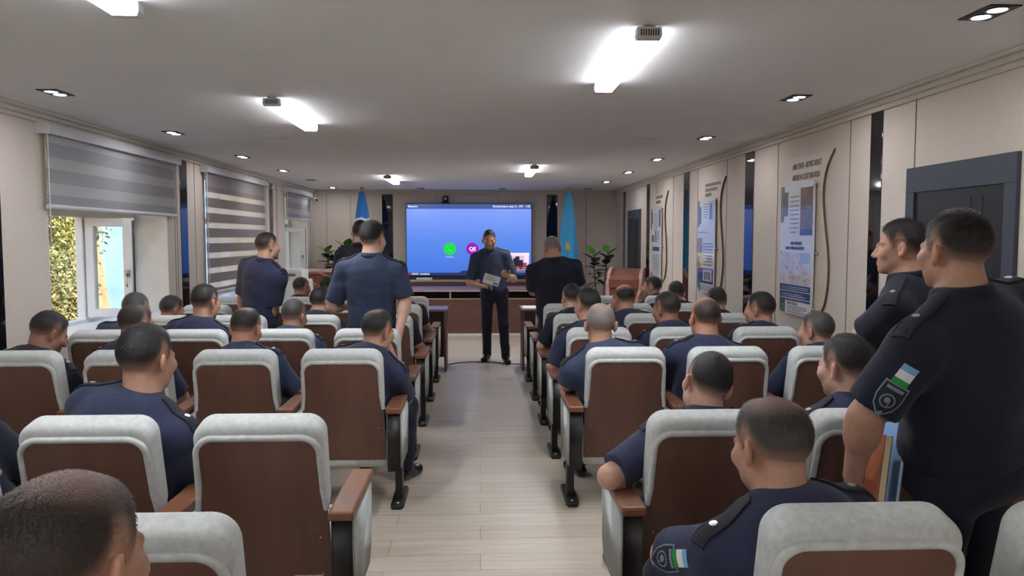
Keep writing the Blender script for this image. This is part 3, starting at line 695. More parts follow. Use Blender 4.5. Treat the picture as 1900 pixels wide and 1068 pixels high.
# ------------------------------------------------------------------ wave-edged information boards on the right wall
def gl(name, rgb, var=.03): return mat(name, rgb, .5, var, 8, coat=1.0)
PM = dict(board=mat('board_beige', (206, 192, 172), .5, .02, 6), edge=mat('board_brown_edge', (110, 74, 58), .5, .05, 20), sheet=gl('sheet_white', (216, 220, 224), .01), text=gl('print_grey', (120, 122, 130)), head=mat('print_heading', (96, 84, 84), .6, 0),
          navy=gl('print_navy', (34, 58, 120)), green=gl('print_green', (44, 74, 56)), olive=gl('print_olive', (96, 112, 74)), grey=gl('print_photo_grey', (92, 96, 100)), brown=gl('print_photo_brown', (112, 84, 66), .2), mapc=gl('print_map', (206, 204, 214), .08), sky=gl('print_sky', (160, 188, 220)), yellow=gl('print_yellow', (176, 166, 80), .25))
def info_board(label, Y0, kind):
    t = thing('information_board', label, 'information board', (XR, Y0, 0), 'wavy information boards on the right wall')
    P = lambda a, b, n: (-n, -a, b)          # a runs towards the camera, b up, n out of the wall
    Lf = [(.17, 2.27), (.155, 2.15), (.16, 2.05), (.08, 2.0), (.02, 1.85), (-.01, 1.6), (.0, 1.35), (.03, 1.15), (.08, 1.03), (.17, .985)]
    Rt = [(.55, .985), (.70, 1.02), (.79, 1.08), (.845, 1.22), (.86, 1.36), (.845, 1.5), (.80, 1.66), (.755, 1.82), (.735, 1.96), (.755, 2.08), (.81, 2.18), (.90, 2.265), (.92, 2.275)]
    def smooth(p, k=3):
        for _ in range(k): p = [p[0]]+[q for i in range(len(p)-1) for q in ((.75*p[i][0]+.25*p[i+1][0], .75*p[i][1]+.25*p[i+1][1]), (.25*p[i][0]+.75*p[i+1][0], .25*p[i][1]+.75*p[i+1][1]))]+[p[-1]]
        return p
    out = smooth(Lf, 2)+smooth(Rt, 2)
    MB().prism(out, P, .010, .022, 0, 1).build('backing_board', [PM['board'], PM['edge']], t)
    st = MB()
    for a, b in ((.2, 2.05), (.2, 1.15), (.7, 1.15), (.66, 2.05)): st.lathe([(.012, .0), (.012, .012)], (0, -a, b), 10, axis='x')
    for v in range(len(st.v)): st.v[v] = (-st.v[v][0], st.v[v][1], st.v[v][2])
    st.build('spacer', M['metal'], t)
    sh = [(.10, .99), (.60, .99), (.645, 1.03), (.66, 1.3), (.66, 2.03), (.63, 2.07), (.10, 2.09), (.03, 2.06), (.0, 1.9), (-.015, 1.6), (.0, 1.2), (.03, 1.04)]
    so = MB().prism(smooth(sh, 1), P, .04, .046).build('print_sheet', PM['sheet'], t)
    N0, N1 = .0455, .0490; cnt = [0]
    def blk(name, rects, m):
        mb = MB(); cnt[0] += 1; n1 = .0464+.0002*cnt[0]
        for a0, b0, a1, b1 in rects: mb.box(P(a0, b0, N0), P(a1, b1, n1))
        return mb.build(name, PM[m], so)
    rd = random.Random(int(Y0*10))
    def lines(a0, a1, z, n, dz, hh=.009):
        R = []
        for k in range(n):
            a = a0; end = a1-(rd.uniform(.0, .3)*(a1-a0) if k == n-1 else 0)
            while a < end-.01:
                wd = rd.uniform(.02, .06); R.append((a, z-k*dz, min(a+wd, end), z-k*dz+hh)); a += wd+.009
        return R
    def txt(body, a, z, size, m, n=.0488, sx=1, bold=.001):
        return text_obj('heading_text', body, size, frame_m(P(a, z, n), (0, -1, 0), (0, 0, 1)), PM[m], t, .0006, 'LEFT', sx, bold)
    for a, b in ((.64, 2.03), (.69, 1.5), (.66, 1.06), (.03, 1.5)):
        c = MB().lathe([(.002, .0), (.012, .001), (.012, .03)], (-.05, -a, b), 12, axis='x').build('screw_cap', M['metal'], t)
    blk('green_border', [(.0, 1.75, .07, 2.05)], 'olive'); blk('green_border', [(.02, 1.03, .06, 1.12)], 'olive'); blk('green_corner', [(.06, 1.0, .13, 1.1)], 'olive')
    if kind == 1:
        txt('AMIR TEMUR – BUYUK DAVLAT', .17, 2.20, .062, 'head', .0225, .62, .002); txt('ARBOBI VA ULUG‘ SARKARDA', .17, 2.11, .062, 'head', .0225, .62, .002)
        blk('coin_picture', [(.05, 1.80, .15, 2.0)], 'grey'); blk('figure_picture', [(.40, 1.66, .63, 2.02)], 'brown'); blk('figure_robe', [(.48, 1.75, .56, 1.95)], 'grey'); blk('caption_band', [(.40, 1.64, .63, 1.69)], 'navy')
        blk('text_lines', lines(.2, .37, 1.95, 9, .036), 'text')
        txt('AMIR TEMURNING', .22, 1.575, .034, 'navy', sx=.8); txt('HARBIY YURISHLARI XARITASI', .12, 1.535, .034, 'navy', sx=.8)
        blk('map_picture', [(.02, 1.24, .62, 1.50)], 'mapc'); blk('map_inset', [(.42, 1.42, .6, 1.5)], 'sky')
        mp = [(rd.uniform(.06, .58), rd.uniform(1.25, 1.42)) for _ in range(46)]; mm = MB()
        for a, b in mp: mm.box(P(a, b, N1-.0004), P(a+rd.uniform(.01, .05), b+.004, N1+.0006))
        mm.build('map_marks', PM['text'], so)
        blk('blue_panel', [(.02, 1.185, .62, 1.235), (.02, 1.125, .62, 1.178), (.02, 1.10, .62, 1.118)], 'navy')
        mm = MB()
        for a0, b0, a1, b1 in lines(.06, .58, 1.212, 2, .058, .006)+lines(.06, .58, 1.196, 2, .058, .006): mm.box(P(a0, b0, N1-.0004), P(a1, b1, N1+.0006))
        mm.build('white_lines', PM['sky'], so)
        blk('book_cover', [(.02, 1.0, .13, 1.095)], 'green'); txt('TEMUR TUZUKLARI', .17, 1.08, .03, 'text', sx=.8)
        blk('small_lines', lines(.17, .56, 1.055, 3, .016, .007)+lines(.17, .56, 1.005, 1, .016, .007), 'text')
    elif kind == 2:
        R = []
        for q, (a, b) in enumerate(((.2, .78), (.2, .66), (.2, .45))): R += [(a, 2.2-q*.055, b, 2.235-q*.055)]
        mm = MB()
        for a0, b0, a1, b1 in R:
            a = a0
            while a < a1-.02: mm.box(P(a, b0, .0215), P(a+.022, b1, .0226)); a += .03
        mm.build('heading_text', PM['head'], t)
        blk('statue_picture', [(.42, 1.82, .6, 2.03)], 'sky'); blk('statue', [(.48, 1.83, .54, 2.0)], 'grey'); blk('photo_strip', [(.0, 1.28, .18, 1.62)], 'yellow'); blk('photo_dark', [(.02, 1.3, .12, 1.4)], 'green')
        blk('text_lines', lines(.22, .4, 2.0, 6, .03)+lines(.04, .5, 1.68, 1, .03)+lines(.22, .6, 1.55, 8, .034), 'text'); blk('coin_picture', [(.04, 1.78, .13, 1.98)], 'grey')
        blk('blue_panel', [(.02, 1.10, .62, 1.275)], 'navy'); blk('photo_inset', [(.24, 1.13, .58, 1.26)], 'mapc'); mm = MB()
        for a, z in ((.3, 1.14), (.38, 1.15), (.46, 1.14)): mm.box(P(a, z, N1-.0004), P(a+.05, z+.09, N1+.0006))
        mm.build('photo_figures', PM['grey'], so); blk('small_lines', lines(.12, .56, 1.07, 3, .022, .007), 'text')
    else:
        mm = MB()
        for q, (a1, b) in enumerate(((.62, 2.19), (.5, 2.12))):
            a = .22
            while a < a1: mm.box(P(a, b, .0215), P(a+.024, b+.04, .0226)); a += .032
        mm.build('heading_text', PM['head'], t)
        blk('coin_picture', [(.04, 1.82, .12, 2.0)], 'grey'); blk('emblem_picture', [(.08, 1.56, .22, 1.66)], 'grey'); blk('monument_picture', [(.52, 1.78, .6, 2.02), (.3, 1.56, .36, 1.72), (.46, 1.62, .5, 1.72)], 'navy')
        blk('blue_panel', [(.12, 1.43, .56, 1.49)], 'navy'); blk('text_lines', lines(.22, .46, 1.97, 9, .03)+lines(.3, .55, 1.62, 3, .03)+lines(.14, .55, 1.36, 14, .026), 'text')
    return t
info_board('beige wavy information board nearest the camera, with heading, map and blue panels', 6.51, 1)
info_board('middle of the three wavy information boards, with statue picture and yellow photo', 9.02, 2)
info_board('farthest wavy information board, beside the far dark door', 11.52, 3)
# ------------------------------------------------------------------ auditorium chairs
YBK = {1: 8.44, 2: 7.43, 3: 6.42, 4: 5.41, 5: 4.40, 6: 2.73, 7: 1.70, 8: .72}      # y of the top of each row's backs, row 1 by the screen
XCOL = {('L', k): -.80-.612*k for k in range(4)}; XCOL.update({('R', k): .86+.612*k for k in range(3)})
TILT = math.atan2(.16, .70); ct, st_ = math.cos(TILT), math.sin(TILT)
def bk(a, b, n):      # a across, b up along the back, n towards the sitter
    return (a, .16-b*st_+n*ct, .28+b*ct+n*st_)
def arc(cx, cz, r, a0, a1, k=8): return [(cx+r*math.cos(math.radians(a0+(a1-a0)*i/k)), cz+r*math.sin(math.radians(a0+(a1-a0)*i/k))) for i in range(k+1)]
def make_chair():
    t = thing('auditorium_chair', 'x', 'chair', (0, 0, 0), 'grey and brown auditorium chairs')
    H = .692
    # brown board: wide low, narrower inside the fabric rim above
    rt = [(.238, .0), (.238, .31), (.234, .345), (.222, .385), (.213, .42), (.209, .47)]+arc(.209-.055, H-.062-.055, .055, 0, 90)
    out = rt+[(-a, b) for a, b in rt[::-1]]
    mb = MB(); mb.slab(out, bk, -.006, .012, .003, 2); mb.build('back_board', M['wood_board'], t)
    # padded back
    rt = [(.20, .26), (.233, .36)]+arc(.234-.07, H-.07, .07, 0, 90, 10)
    out = [(.233, .36)]+rt[2:]+[(-a, b) for a, b in rt[2:][::-1]]+[(-.233, .36), (-.2, .2), (.2, .2)]
    mb = MB(); mb.slab(out, bk, .002, .122, .032, 5)
    o = mb.build('back_cushion', M['chair_fabric'], t)
    path = [(.233, .35), (.224, .42)]+arc(.219-.064, H-.051-.064, .064, 0, 90, 9)
    path = path+[(-a, b) for a, b in path[::-1]]
    mb = MB(); mb.tube([bk(a, b, .0) for a, b in path], .0135, 10, flat=.9); mb.build('edge_roll', M['chair_fabric'], o)
    # brass screws
    for sx in (-1, 1):
        for b in (.235, .075): MB().lathe([(.006, 0), (.006, .003), (.002, .005)], bk(sx*.205, b, -.0115), 10, axis='y').build('screw', M['brass'], t)
    # seat
    so = [(-.24, .15), (.24, .15)]+arc(.18, .60, .06, 0, 90, 5)+arc(-.18, .60, .06, 90, 180, 5)
    mb = MB(); mb.slab(so, lambda a, b, n: (a, b, n+.05*(b-.15)), .245, .42, .035, 4); mb.build('seat', M['chair_fabric'], t)
    return t
def arm_unit(t, x):
    a = MB(); a.slab([(-.01, .615), (.47, .615), (.49, .60), (.46, .34), (.40, .27), (.0, .27)], lambda p, q, n: (x+n, p, q), -.036, .036, .004, 2)
    for v in range(len(a.v)): pass
    p = a.build('arm_panel', M['black_metal'], t)
    for s_ in (-1, 1):
        mb = MB(); n0, n1 = sorted((s_*.034, s_*.042)); mb.slab([(.012, .60), (.45, .60), (.462, .59), (.438, .35), (.39, .287), (.022, .287)], lambda p_, q, n: (x+n, p_, q), n0, n1, .003, 2); mb.build('side_pad', M['chair_fabric'], p)
    MB().box((x-.046, -.03, .612), (x+.046, .495, .648), 0, .009, 3).build('armrest', M['wood_arm'], t)
    MB().box((x-.022, .25, .02), (x+.022, .33, .30), 0, .003).build('leg', M['black_metal'], t)
    fo = [(-.028, .12), (.028, .12), (.04, .16), (.04, .46), (.028, .50), (-.028, .50), (-.04, .46), (-.04, .16)]
    f = MB(); f.slab(fo, lambda p_, q, n: (x+p_, q, n), .0, .026, .006, 2); fo_ = f.build('foot_plate', M['black_metal'], t)
    for y in (.165, .44): MB().lathe([(.011, .024), (.011, .03), (.004, .034)], (x, y, 0), 10).build('bolt', M['metal'], fo_)
CH = {}
proto = {}
ORD = ['', 'first', 'second', 'third', 'fourth', 'fifth', 'sixth', 'seventh', 'eighth']
def make_row_chairs():
    for side in 'LR':
        s_ = 1 if side == 'L' else -1
        for end in (False, True):
            c = make_chair(); arm_unit(c, s_*.302)
            if end: arm_unit(c, -s_*.302)
            proto[side, end] = [c, False]
    for row in range(1, 9):
        for side in 'LR':
            n = 4 if side == 'L' else 3
            for k in range(n):
                if row == 8 and (side, k) != ('L', 0): continue
                if row == 7 and (side, k) == ('R', 2): continue
                if row == 7 and (side, k) == ('L', 3): continue
                p = proto[side, k == n-1]
                c = p[0] if not p[1] else dup_tree(p[0]); p[1] = True
                c.location = (XCOL[side, k]+(.055 if (row, side) == (7, 'R') else 0), YBK[row], 0); CH[row, side, k] = c
                pos = 'on the aisle' if k == 0 else ('against the window wall' if side == 'L' else 'against the right wall') if k == n-1 else ('second from the aisle' if k == 1 else 'third from the aisle')
                c['label'] = 'grey and brown chair %s, %s block, %s row from the screen' % (pos, 'left' if side == 'L' else 'right', ORD[row])
make_row_chairs()
for c_, lab in (((6, 'L', 0), 'large empty grey chair with plain brown back beside the aisle in the left foreground'),
                ((5, 'L', 0), 'grey chair with brown back at the left aisle, under the man leaning on his armrest'),
                ((5, 'R', 0), 'grey chair with dark brown back at the right aisle, under the grey-haired man'),
                ((6, 'R', 0), 'large grey chair at the right aisle in the foreground, under the man with elbow out'),
                ((7, 'R', 0), 'nearest right chair with wide grey top, under the man with thinning crown')):
    CH[c_]['label'] = lab
# ------------------------------------------------------------------ people
def head_prims_fn(feat=True, grow=0.0):
    def E(x, y, z, c, r, k0=1e-9):
        dx, dy, dz = x-c[0], y-c[1], z-c[2]
        a = np.sqrt((dx/r[0])**2+(dy/r[1])**2+(dz/r[2])**2); b = np.sqrt((dx/r[0]**2)**2+(dy/r[1]**2)**2+(dz/r[2]**2)**2)
        return a*(a-1)/(b+1e-9)
    def S(x, y, z, c, r): return np.sqrt((x-c[0])**2+(y-c[1])**2+(z-c[2])**2)-r
    def Cn(x, y, z, a, b, ra, rb):
        a = np.array(a, float); ab = np.array(b, float)-a; L = ab@ab
        px, py, pz = x-a[0], y-a[1], z-a[2]; t = np.clip((px*ab[0]+py*ab[1]+pz*ab[2])/L, 0, 1)
        return np.sqrt((px-t*ab[0])**2+(py-t*ab[1])**2+(pz-t*ab[2])**2)-(ra+t*(rb-ra))
    def fn(x, y, z):
        ax = np.abs(x)
        d = E(x, y, z, (0, -.018, .034), (.0765, .097, .086))
        d = sm(d, E(x, y, z, (0, .028, -.028), (.064, .064, .088)), .02)
        d = sm(d, E(x, y, z, (0, .032, -.072), (.054, .052, .042)), .02)
        d = sm(d, E(ax, y, z, (.05, .012, -.062), (.018, .038, .032)), .02)          # jaw corner
        d = sm(d, S(x, y, z, (0, .074, -.096), .019), .02)                          # chin
        if feat:
            d = sm(d, S(ax, y, z, (.044, .060, -.022), .026), .02)                  # cheekbone
            d = sm(d, Cn(ax, y, z, (.012, .088, .016), (.046, .070, .018), .010, .009), .012)   # brow
            e = S(ax, y, z, (.031, .101, -.003), .0145); d = smax(d, -e, .010)       # eye socket
            d = sm(d, E(ax, y, z, (.031, .080, -.003), (.0155, .013, .0115)), .004)  # lids
            d = sm(d, Cn(x, y, z, (0, .088, .006), (0, .108, -.030), .0085, .0125), .012)  # nose
            d = sm(d, S(ax, y, z, (.0125, .096, -.035), .0095), .006)
            d = sm(d, E(x, y, z, (0, .0905, -.060), (.025, .009, .0065)), .006)      # lips
            d = sm(d, E(x, y, z, (0, .0890, -.0715), (.021, .009, .007)), .006)
            d = smax(d, -Cn(ax, y, z, (0, .1015, -.0655), (.022, .091, -.0645), .0022, .0015), .004)
            # ears
            ca, sa = math.cos(.62), math.sin(.62); ex = ax-.0845; ey = y+.012; u = ex*ca-ey*(-sa)*-1; 
            u = ex*ca+ey*sa; v = -ex*sa+ey*ca; w = z+.010
            vv = v*.97+w*.2; ww = w*.97-v*.2
            er = E(u, vv, ww, (0, 0, 0), (.0105, .0205, .0350)); er = smax(er, -E(u, vv, ww, (.011, .004, .003), (.010, .0115, .021)), .004)
            d = sm(d, er, .006)
        return d-grow
    return fn
HEAD = head_prims_fn(); SKULL = head_prims_fn(False)
def rot(yaw, pitch=0, roll=0):
    return np.array((Matrix.Rotation(-R_(yaw), 3, 'Z') @ Matrix.Rotation(-R_(pitch), 3, 'X') @ Matrix.Rotation(R_(roll), 3, 'Y')))
HLY = np.array([-.13, -.07, -.045, -.028, -.016, .004, .012, .020, .034, .040, .050, .068, .085, .12])
HLZ = np.array([-.052, -.048, -.030, .0, .030, .034, .020, -.004, -.004, .026, .052, .070, .074, .074])
def hairline(x, y, rec=0.0): 
    z = np.interp(y, HLY, HLZ)
    side = np.clip(np.abs(x)/.06, 0, 1)
    return z+rec*sstep(.02, .07, y)*(.4+.6*np.clip(np.abs(x)/.045, 0, 1))*.045
SKIN = dict(tan=(184, 142, 120), brown=(160, 118, 96), fair=(202, 162, 142), ruddy=(186, 136, 114))
HAIRC = dict(black=(24, 21, 20), dark=(38, 32, 29), brownblack=(48, 38, 32), grey=(112, 108, 104), salt=(66, 62, 60), white=(126, 118, 112))
SHIRT = {}
def cloth_mat(n, rgb):
    m, nt, b = new_mat(n); c = srgb(*rgb); nz = noise(nt, 9, 4); lo = tuple(x*.86 for x in c[:3])+(1,); hi = tuple(x*1.15 for x in c[:3])+(1,)
    r = ramp(nt, nz.outputs['Fac'], [(.3, lo), (.7, hi)]); nt.links.new(r.outputs['Color'], b.inputs['Base Color'])
    b.inputs['Roughness'].default_value = .85; b.inputs['Sheen Weight'].default_value = .08; b.inputs['Sheen Roughness'].default_value = .5; b.inputs['Specular IOR Level'].default_value = .25
    n2 = noise(nt, 14, 4, .6, stretch=(1, 1, 1.6)); n3 = noise(nt, 500, 2)
    ad = nt.nodes.new('ShaderNodeMath'); ad.operation = 'MULTIPLY_ADD'; nt.links.new(n3.outputs['Fac'], ad.inputs[0]); ad.inputs[1].default_value = .06; nt.links.new(n2.outputs['Fac'], ad.inputs[2])
    bump(nt, b, ad.outputs[0], .35, .012); return m
SHIRT['navy'] = cloth_mat('navy_shirt', (46, 52, 76)); SHIRT['dark'] = cloth_mat('dark_navy_shirt', (33, 36, 50)); SHIRT['blue'] = cloth_mat('blue_navy_shirt', (55, 66, 90))
M['trousers'] = cloth_mat('dark_trousers', (32, 35, 48)); M['board_strap'] = mat('shoulder_board', (22, 25, 38), .8, .05, 60, .1, 500)
M['shoe'] = mat('black_leather', (14, 14, 15), .22, .03, 20)
M['skin'] = attr_mat('skin', 'Col', .5, .10, 260, sss=.0, spec=.4)
M['hair'] = attr_mat('hair', 'Col', .5, .35, 420, spec=.5)
M['eye'] = attr_mat('eye', 'Col', .12, 0, spec=.6)
M['patch'] = mat('embroidered_patch', (60, 70, 92), .8, .05, 60); M['patch_light'] = mat('patch_light_thread', (118, 130, 146), .8, .05, 60); M['patch_dark'] = mat('patch_dark', (26, 30, 44), .8, .05, 60)
M['flag_blue'] = mat('flag_patch_blue', (120, 176, 216), .8, 0); M['flag_white'] = mat('flag_patch_white', (226, 228, 228), .8, 0); M['flag_green'] = mat('flag_patch_green', (40, 140, 70), .8, 0)
M['silver'] = mat('silver_star', (190, 195, 200), .35, .02, 20, metal=.6)
def bvh_of(o):
    me = o.data; n = len(me.vertices); co = np.empty(n*3, np.float32); me.vertices.foreach_get('co', co)
    return BVHTree.FromPolygons([tuple(v) for v in co.reshape(-1, 3)], [tuple(p.vertices) for p in me.polygons])
def drape(name, bvh, o, xa, ya, shapes, mats, parent, th=.004, off=.001, nsub=8, reach=.25):
    """thin pads laid on a surface: o centre, xa/ya axes, shapes = [(outline, material index, lift)]"""
    xa = Vector(xa).normalized(); ya = Vector(ya).normalized(); na = xa.cross(ya).normalized(); mb = MB(); o = Vector(o)
    def proj(a, b):
        s = o+xa*a+ya*b+na*reach; h = bvh.ray_cast(s, -na, reach*2)
        return h[0] if h[0] is not None else None
    for out, mi, lift in shapes:
        c = (sum(p[0] for p in out)/len(out), sum(p[1] for p in out)/len(out)); rings = 4; k = len(out); pts = []; ok = True; last = None
        base = [proj(*c)]
        for r in range(1, rings+1):
            base += [proj(c[0]+(a-c[0])*r/rings, c[1]+(b-c[1])*r/rings) for a, b in out]
        good = [p for p in base if p is not None]
        if not good: continue
        mean = sum((p.dot(na) for p in good))/len(good)
        full = [c]+[(c[0]+(a-c[0])*r/rings, c[1]+(b-c[1])*r/rings) for r in range(1, rings+1) for a, b in out]
        base = [p if p is not None else (o+xa*q[0]+ya*q[1]+na*(mean-o.dot(na))) for p, q in zip(base, full)]
        top = [p+na*(off+th+lift) for p in base]; fs = [(0, 1+i, 1+(i+1) % k) for i in range(k)]
        for r in range(rings-1):
            a0 = 1+r*k; b0 = a0+k; fs += [(a0+i, b0+i, b0+(i+1) % k, a0+(i+1) % k) for i in range(k)]
        a0 = 1+(rings-1)*k; n = len(top); rim = [base[a0+i]-na*.003 for i in range(k)]
        fs += [(a0+i, n+i, n+(i+1) % k, a0+(i+1) % k) for i in range(k)]
        mb.add(top+rim, fs, mi, False)
    return mb.build(name, mats, parent)
def dense(out, step=.012):
    r = []
    for i in range(len(out)):
        a, b = out[i], out[(i+1) % len(out)]; n = max(1, int(math.hypot(b[0]-a[0], b[1]-a[1])/step)); r += [(a[0]+(b[0]-a[0])*j/n, a[1]+(b[1]-a[1])*j/n) for j in range(n)]
    return r
def rect(w, h, cx=0, cy=0): return dense([(cx-w/2, cy-h/2), (cx+w/2, cy-h/2), (cx+w/2, cy+h/2), (cx-w/2, cy+h/2)])
def circ(r, cx=0, cy=0, n=14): return [(cx+r*math.cos(2*math.pi*i/n), cy+r*math.sin(2*math.pi*i/n)) for i in range(n)]
V3 = lambda *a: np.array(a, float)
def unit(v): v = np.array(v, float); return v/(np.linalg.norm(v)+1e-9)
def ik(s, w, pole, l1, l2):
    d = w-s; L = np.linalg.norm(d); L = min(L, (l1+l2)*.995); u = unit(d); a = (l1*l1-l2*l2+L*L)/(2*L); hgt = math.sqrt(max(0, l1*l1-a*a))
    p = np.array(pole, float); p = unit(p-u*(p@u)); return s+u*a+p*hgt, s+u*L
def hand_prims(w, d, pn, thumb, curl=.5, fist=False, size=1.0):
    """w wrist, d direction of the fingers, pn palm normal (away from the back of the hand), thumb side vector"""
    d = unit(d); pn = unit(pn-d*(pn@d)); th = unit(np.cross(pn, d)); th = th if th@np.array(thumb) > 0 else -th
    P = []; s = size
    for i, (o, ln) in enumerate(((.032, 1.0), (.0105, 1.1), (-.0105, 1.02), (-.031, .82))):
        base = w+th*o*.55*s+d*.012*s; kn = w+th*o*s+d*(.088-.004*abs(i-1.2))*s+pn*.001
        P.append(cone(base, kn, .0145*s, .0125*s, .014)); a = .25*curl+.05*i; p = kn; rr = .0098*s
        for seg, L in enumerate((.044, .027, .021)):
            dd = d*math.cos(a)+pn*math.sin(a)+th*(.10-.07*i)*(1-curl*.6); q = p+unit(dd)*L*ln*s
            P.append(cone(p, q, rr, rr*.9, .004)); p = q; rr *= .93; a += curl*(1.0, .9, .7)[seg]*1.15
    P.append(cone(w, w+d*.05*s, .022*s, .024*s, .016))
    b = w+th*.018*s+d*.022*s+pn*.006; m1 = b+unit(th*.75+d*.65+pn*.35)*.044*s; m2 = m1+unit(th*.35+d*.85+pn*.4*curl)*.032*s; m3 = m2+unit(th*.1+d*.9+pn*.6*curl)*.026*s
    P += [cone(b, m1, .015*s, .0125*s, .010), cone(m1, m2, .0115*s, .0105*s, .005), cone(m2, m3, .0105*s, .009*s, .004)]
    return P
PEOPLE = {}
def person(key, label, head, yaw=0, hyaw=0, pitch=0, roll=0, sit=None, stand=None, hair='black', skin='tan', shirt='navy', bald=None, rec=0.3, top=.010, sidet=.004, fade=.062, fat=1.0, hs=1.0,
           arms=None, face=False, h=.009, group=None, straps=True, blades=0, shrug=0.0, lean=None, beard=.15, sw=.185, hunch=.05, neckoff=0.0):
    rd = random.Random(hash(key) % 1000 if False else sum(map(ord, key))); rng = np.random.default_rng(sum(map(ord, key)))
    Hc = A3(head); Rh = rot(hyaw, pitch, roll); Rt = rot(yaw); r, f = Rt[:, 0], Rt[:, 1]; up = V3(0, 0, 1)
    hf = unit(V3(*Rh[:, 1])*V3(1, 1, 0)); Rn = rot((hyaw+yaw)/2, pitch*.6, roll*.5)
    N = Hc+Rn @ V3(0, -.035, -.140*hs-neckoff)          # base of the neck
    if sit is not None:
        row, sd, k = sit; base = V3(XCOL[sd, k], YBK[row]+.37, 0); Pv = base+V3(0, 0, .53)
        if lean is not None: Pv += V3(*lean)
    else:
        base = V3(stand[0], stand[1], 0); Pv = V3(stand[0], stand[1], .0)+V3(0, 0, N[2]*.635)
        if lean is not None: Pv += V3(*lean)
    root = thing('person', label, 'person', tuple(base), group); o3 = base
    L = lambda p: A3(p)-o3
    Hc, N, Pv = L(Hc), L(N), L(Pv)
    u = unit(N-Pv); rt = unit(r-u*(r@u)); ff = np.cross(u, rt); ff = unit(ff) if ff@f > 0 else -unit(ff)
    TR = np.stack([rt, ff, u], 1); TL = np.linalg.norm(N-Pv)
    def sp(s_, fw=0, rg=0): return Pv+(N-Pv)*s_-ff*hunch*math.sin(math.pi*min(1, max(0, s_)))*(1 if sit else .3)+ff*fw+rt*rg
    sh = {sd: sp(.93, -.005)+rt*sgn*sw*(.96+.04*fat)-u*(.052-shrug) for sd, sgn in (('l', -1), ('r', 1))}
    # ---- arms
    arms = arms or {}; wr = {}; el = {}; hp = {}
    for sd, sgn in (('l', -1), ('r', 1)):
        a = arms.get(sd, 'lap' if sit else 'hang'); c = dict(curl=.55)
        if isinstance(a, dict): c.update(a); a = 'pts'
        if a == 'lap':
            w = Pv+ff*0+f*(.30+rd.uniform(-.03, .05))+r*sgn*.07+up*.13; e, w = ik(sh[sd], w, r*sgn*.7-f*.6-up*.3, .29, .25); d = unit(f*.5-r*sgn*.6-up*.25); pn = -up
        elif a == 'rest':
            w = Pv+f*.30+r*sgn*.30+up*.185; e, w = ik(sh[sd], w, r*sgn*.9-f*.6-up*.2, .29, .25); d = f; pn = -up
        elif a == 'hang':
            w = sh[sd]+r*sgn*.07-up*.53+f*.05; e, w = ik(sh[sd], w, -f+r*sgn*.3, .29, .255); d = -up+f*.15; pn = -r*sgn
        else:
            w = L(c['w']); e = L(c['e']) if 'e' in c else None
            if e is None: e, w = ik(sh[sd], w, A3(c.get('pole', r*sgn*.7-f*.4-up*.6)), .29, .25)
            d = A3(c.get('d', unit(w-e))); pn = A3(c.get('pn', -up))
        wr[sd], el[sd] = w, e; th = A3(c['th']) if 'th' in c else (f if a == 'hang' else -r*sgn); hp[sd] = hand_prims(w, d, pn, th, c['curl'])
    # ---- legs
    hip = {}; kn = {}; an = {}; toe = {}
    for sd, sgn in (('l', -1), ('r', 1)):
        hip[sd] = Pv+r*sgn*.095-up*.02
        if sit:
            kn[sd] = Pv*V3(1, 1, 0)+f*(.43+rd.uniform(-.02, .02))+r*sgn*(.15+rd.uniform(-.03, .03))+up*.50; an[sd] = kn[sd]*V3(1, 1, 0)+f*rd.uniform(-.08, .06)+up*.09
        else:
            g = (stand[2] if len(stand) > 2 else {}).get(sd)
            an[sd] = (L(g)*V3(1, 1, 0)+up*.085) if g is not None else (r*sgn*.11+up*.085)
            kn[sd] = (hip[sd]+an[sd])*.5+f*.03
        an[sd] = A3(an[sd]); fd = unit(f+r*sgn*.22); toe[sd] = an[sd]*V3(1, 1, 0)+fd*.155+up*.034
    fw_, bw = fat, fat
    # ---- body
    P = []
    hb = .15*hs
    hfn = lambda X, Y, Z: HEAD(*[((X-Hc[0])*Rh[0][j]+(Y-Hc[1])*Rh[1][j]+(Z-Hc[2])*Rh[2][j])/hs for j in range(3)])*hs
    nk = Hc+Rh @ V3(0, -.030, -.045)*hs
    P.append(cone(nk, N+u*.02, .057*hs*(.9+.1*fat), .066*(.8+.2*fat), .03)); P.append(cone(N+u*.01, sp(.9), .065, .09, .03))
    P.append((hfn, Hc-hb, Hc+hb, .018))
    P += [ell(sp(.68), (.145*fw_, .095*bw, .17), TR), ell(sp(.32), (.13*fw_, .09*bw, .15), TR), ell(sp(.0, .0), (.14*fw_, .11, .11), TR), cone(sh['l'], sh['r'], .045, .045, .04)]
    for sd in 'lr':
        P += [cone(sh[sd], el[sd], .050*(.6+.4*fat), .043*(.6+.4*fat), .03), cone(el[sd], wr[sd], .043*(.6+.4*fat), .030, .02), cone(el[sd]+(wr[sd]-el[sd])*.22, el[sd]+(wr[sd]-el[sd])*.3, .046*(.6+.4*fat), .044*(.6+.4*fat), .03)]+hp[sd]
        P += [cone(hip[sd], kn[sd], .07, .05, .03), cone(kn[sd], an[sd], .048, .034, .02), cone(an[sd]-up*.03, toe[sd]-up*.004, .028, .022, .015)]
    V, Q = solid(P, h)
    me = np_mesh('body', V, Q); q = (V-Hc) @ Rh/hs
    inhead = (np.abs(q) < .16).all(1)
    sk = np.array(srgb(*SKIN[skin])[:3]); hc = np.array(srgb(*HAIRC[hair])[:3]); C = np.tile(sk, (len(V), 1))
    zl = hairline(q[:, 0], q[:, 1], rec); m = inhead*sstep(-.008, .045, q[:, 2]-zl)*(np.abs(q[:, 0]) < .0815)*(q[:, 1] < .1); C = C*(1-m[:, None]*.85)+hc*m[:, None]*.85
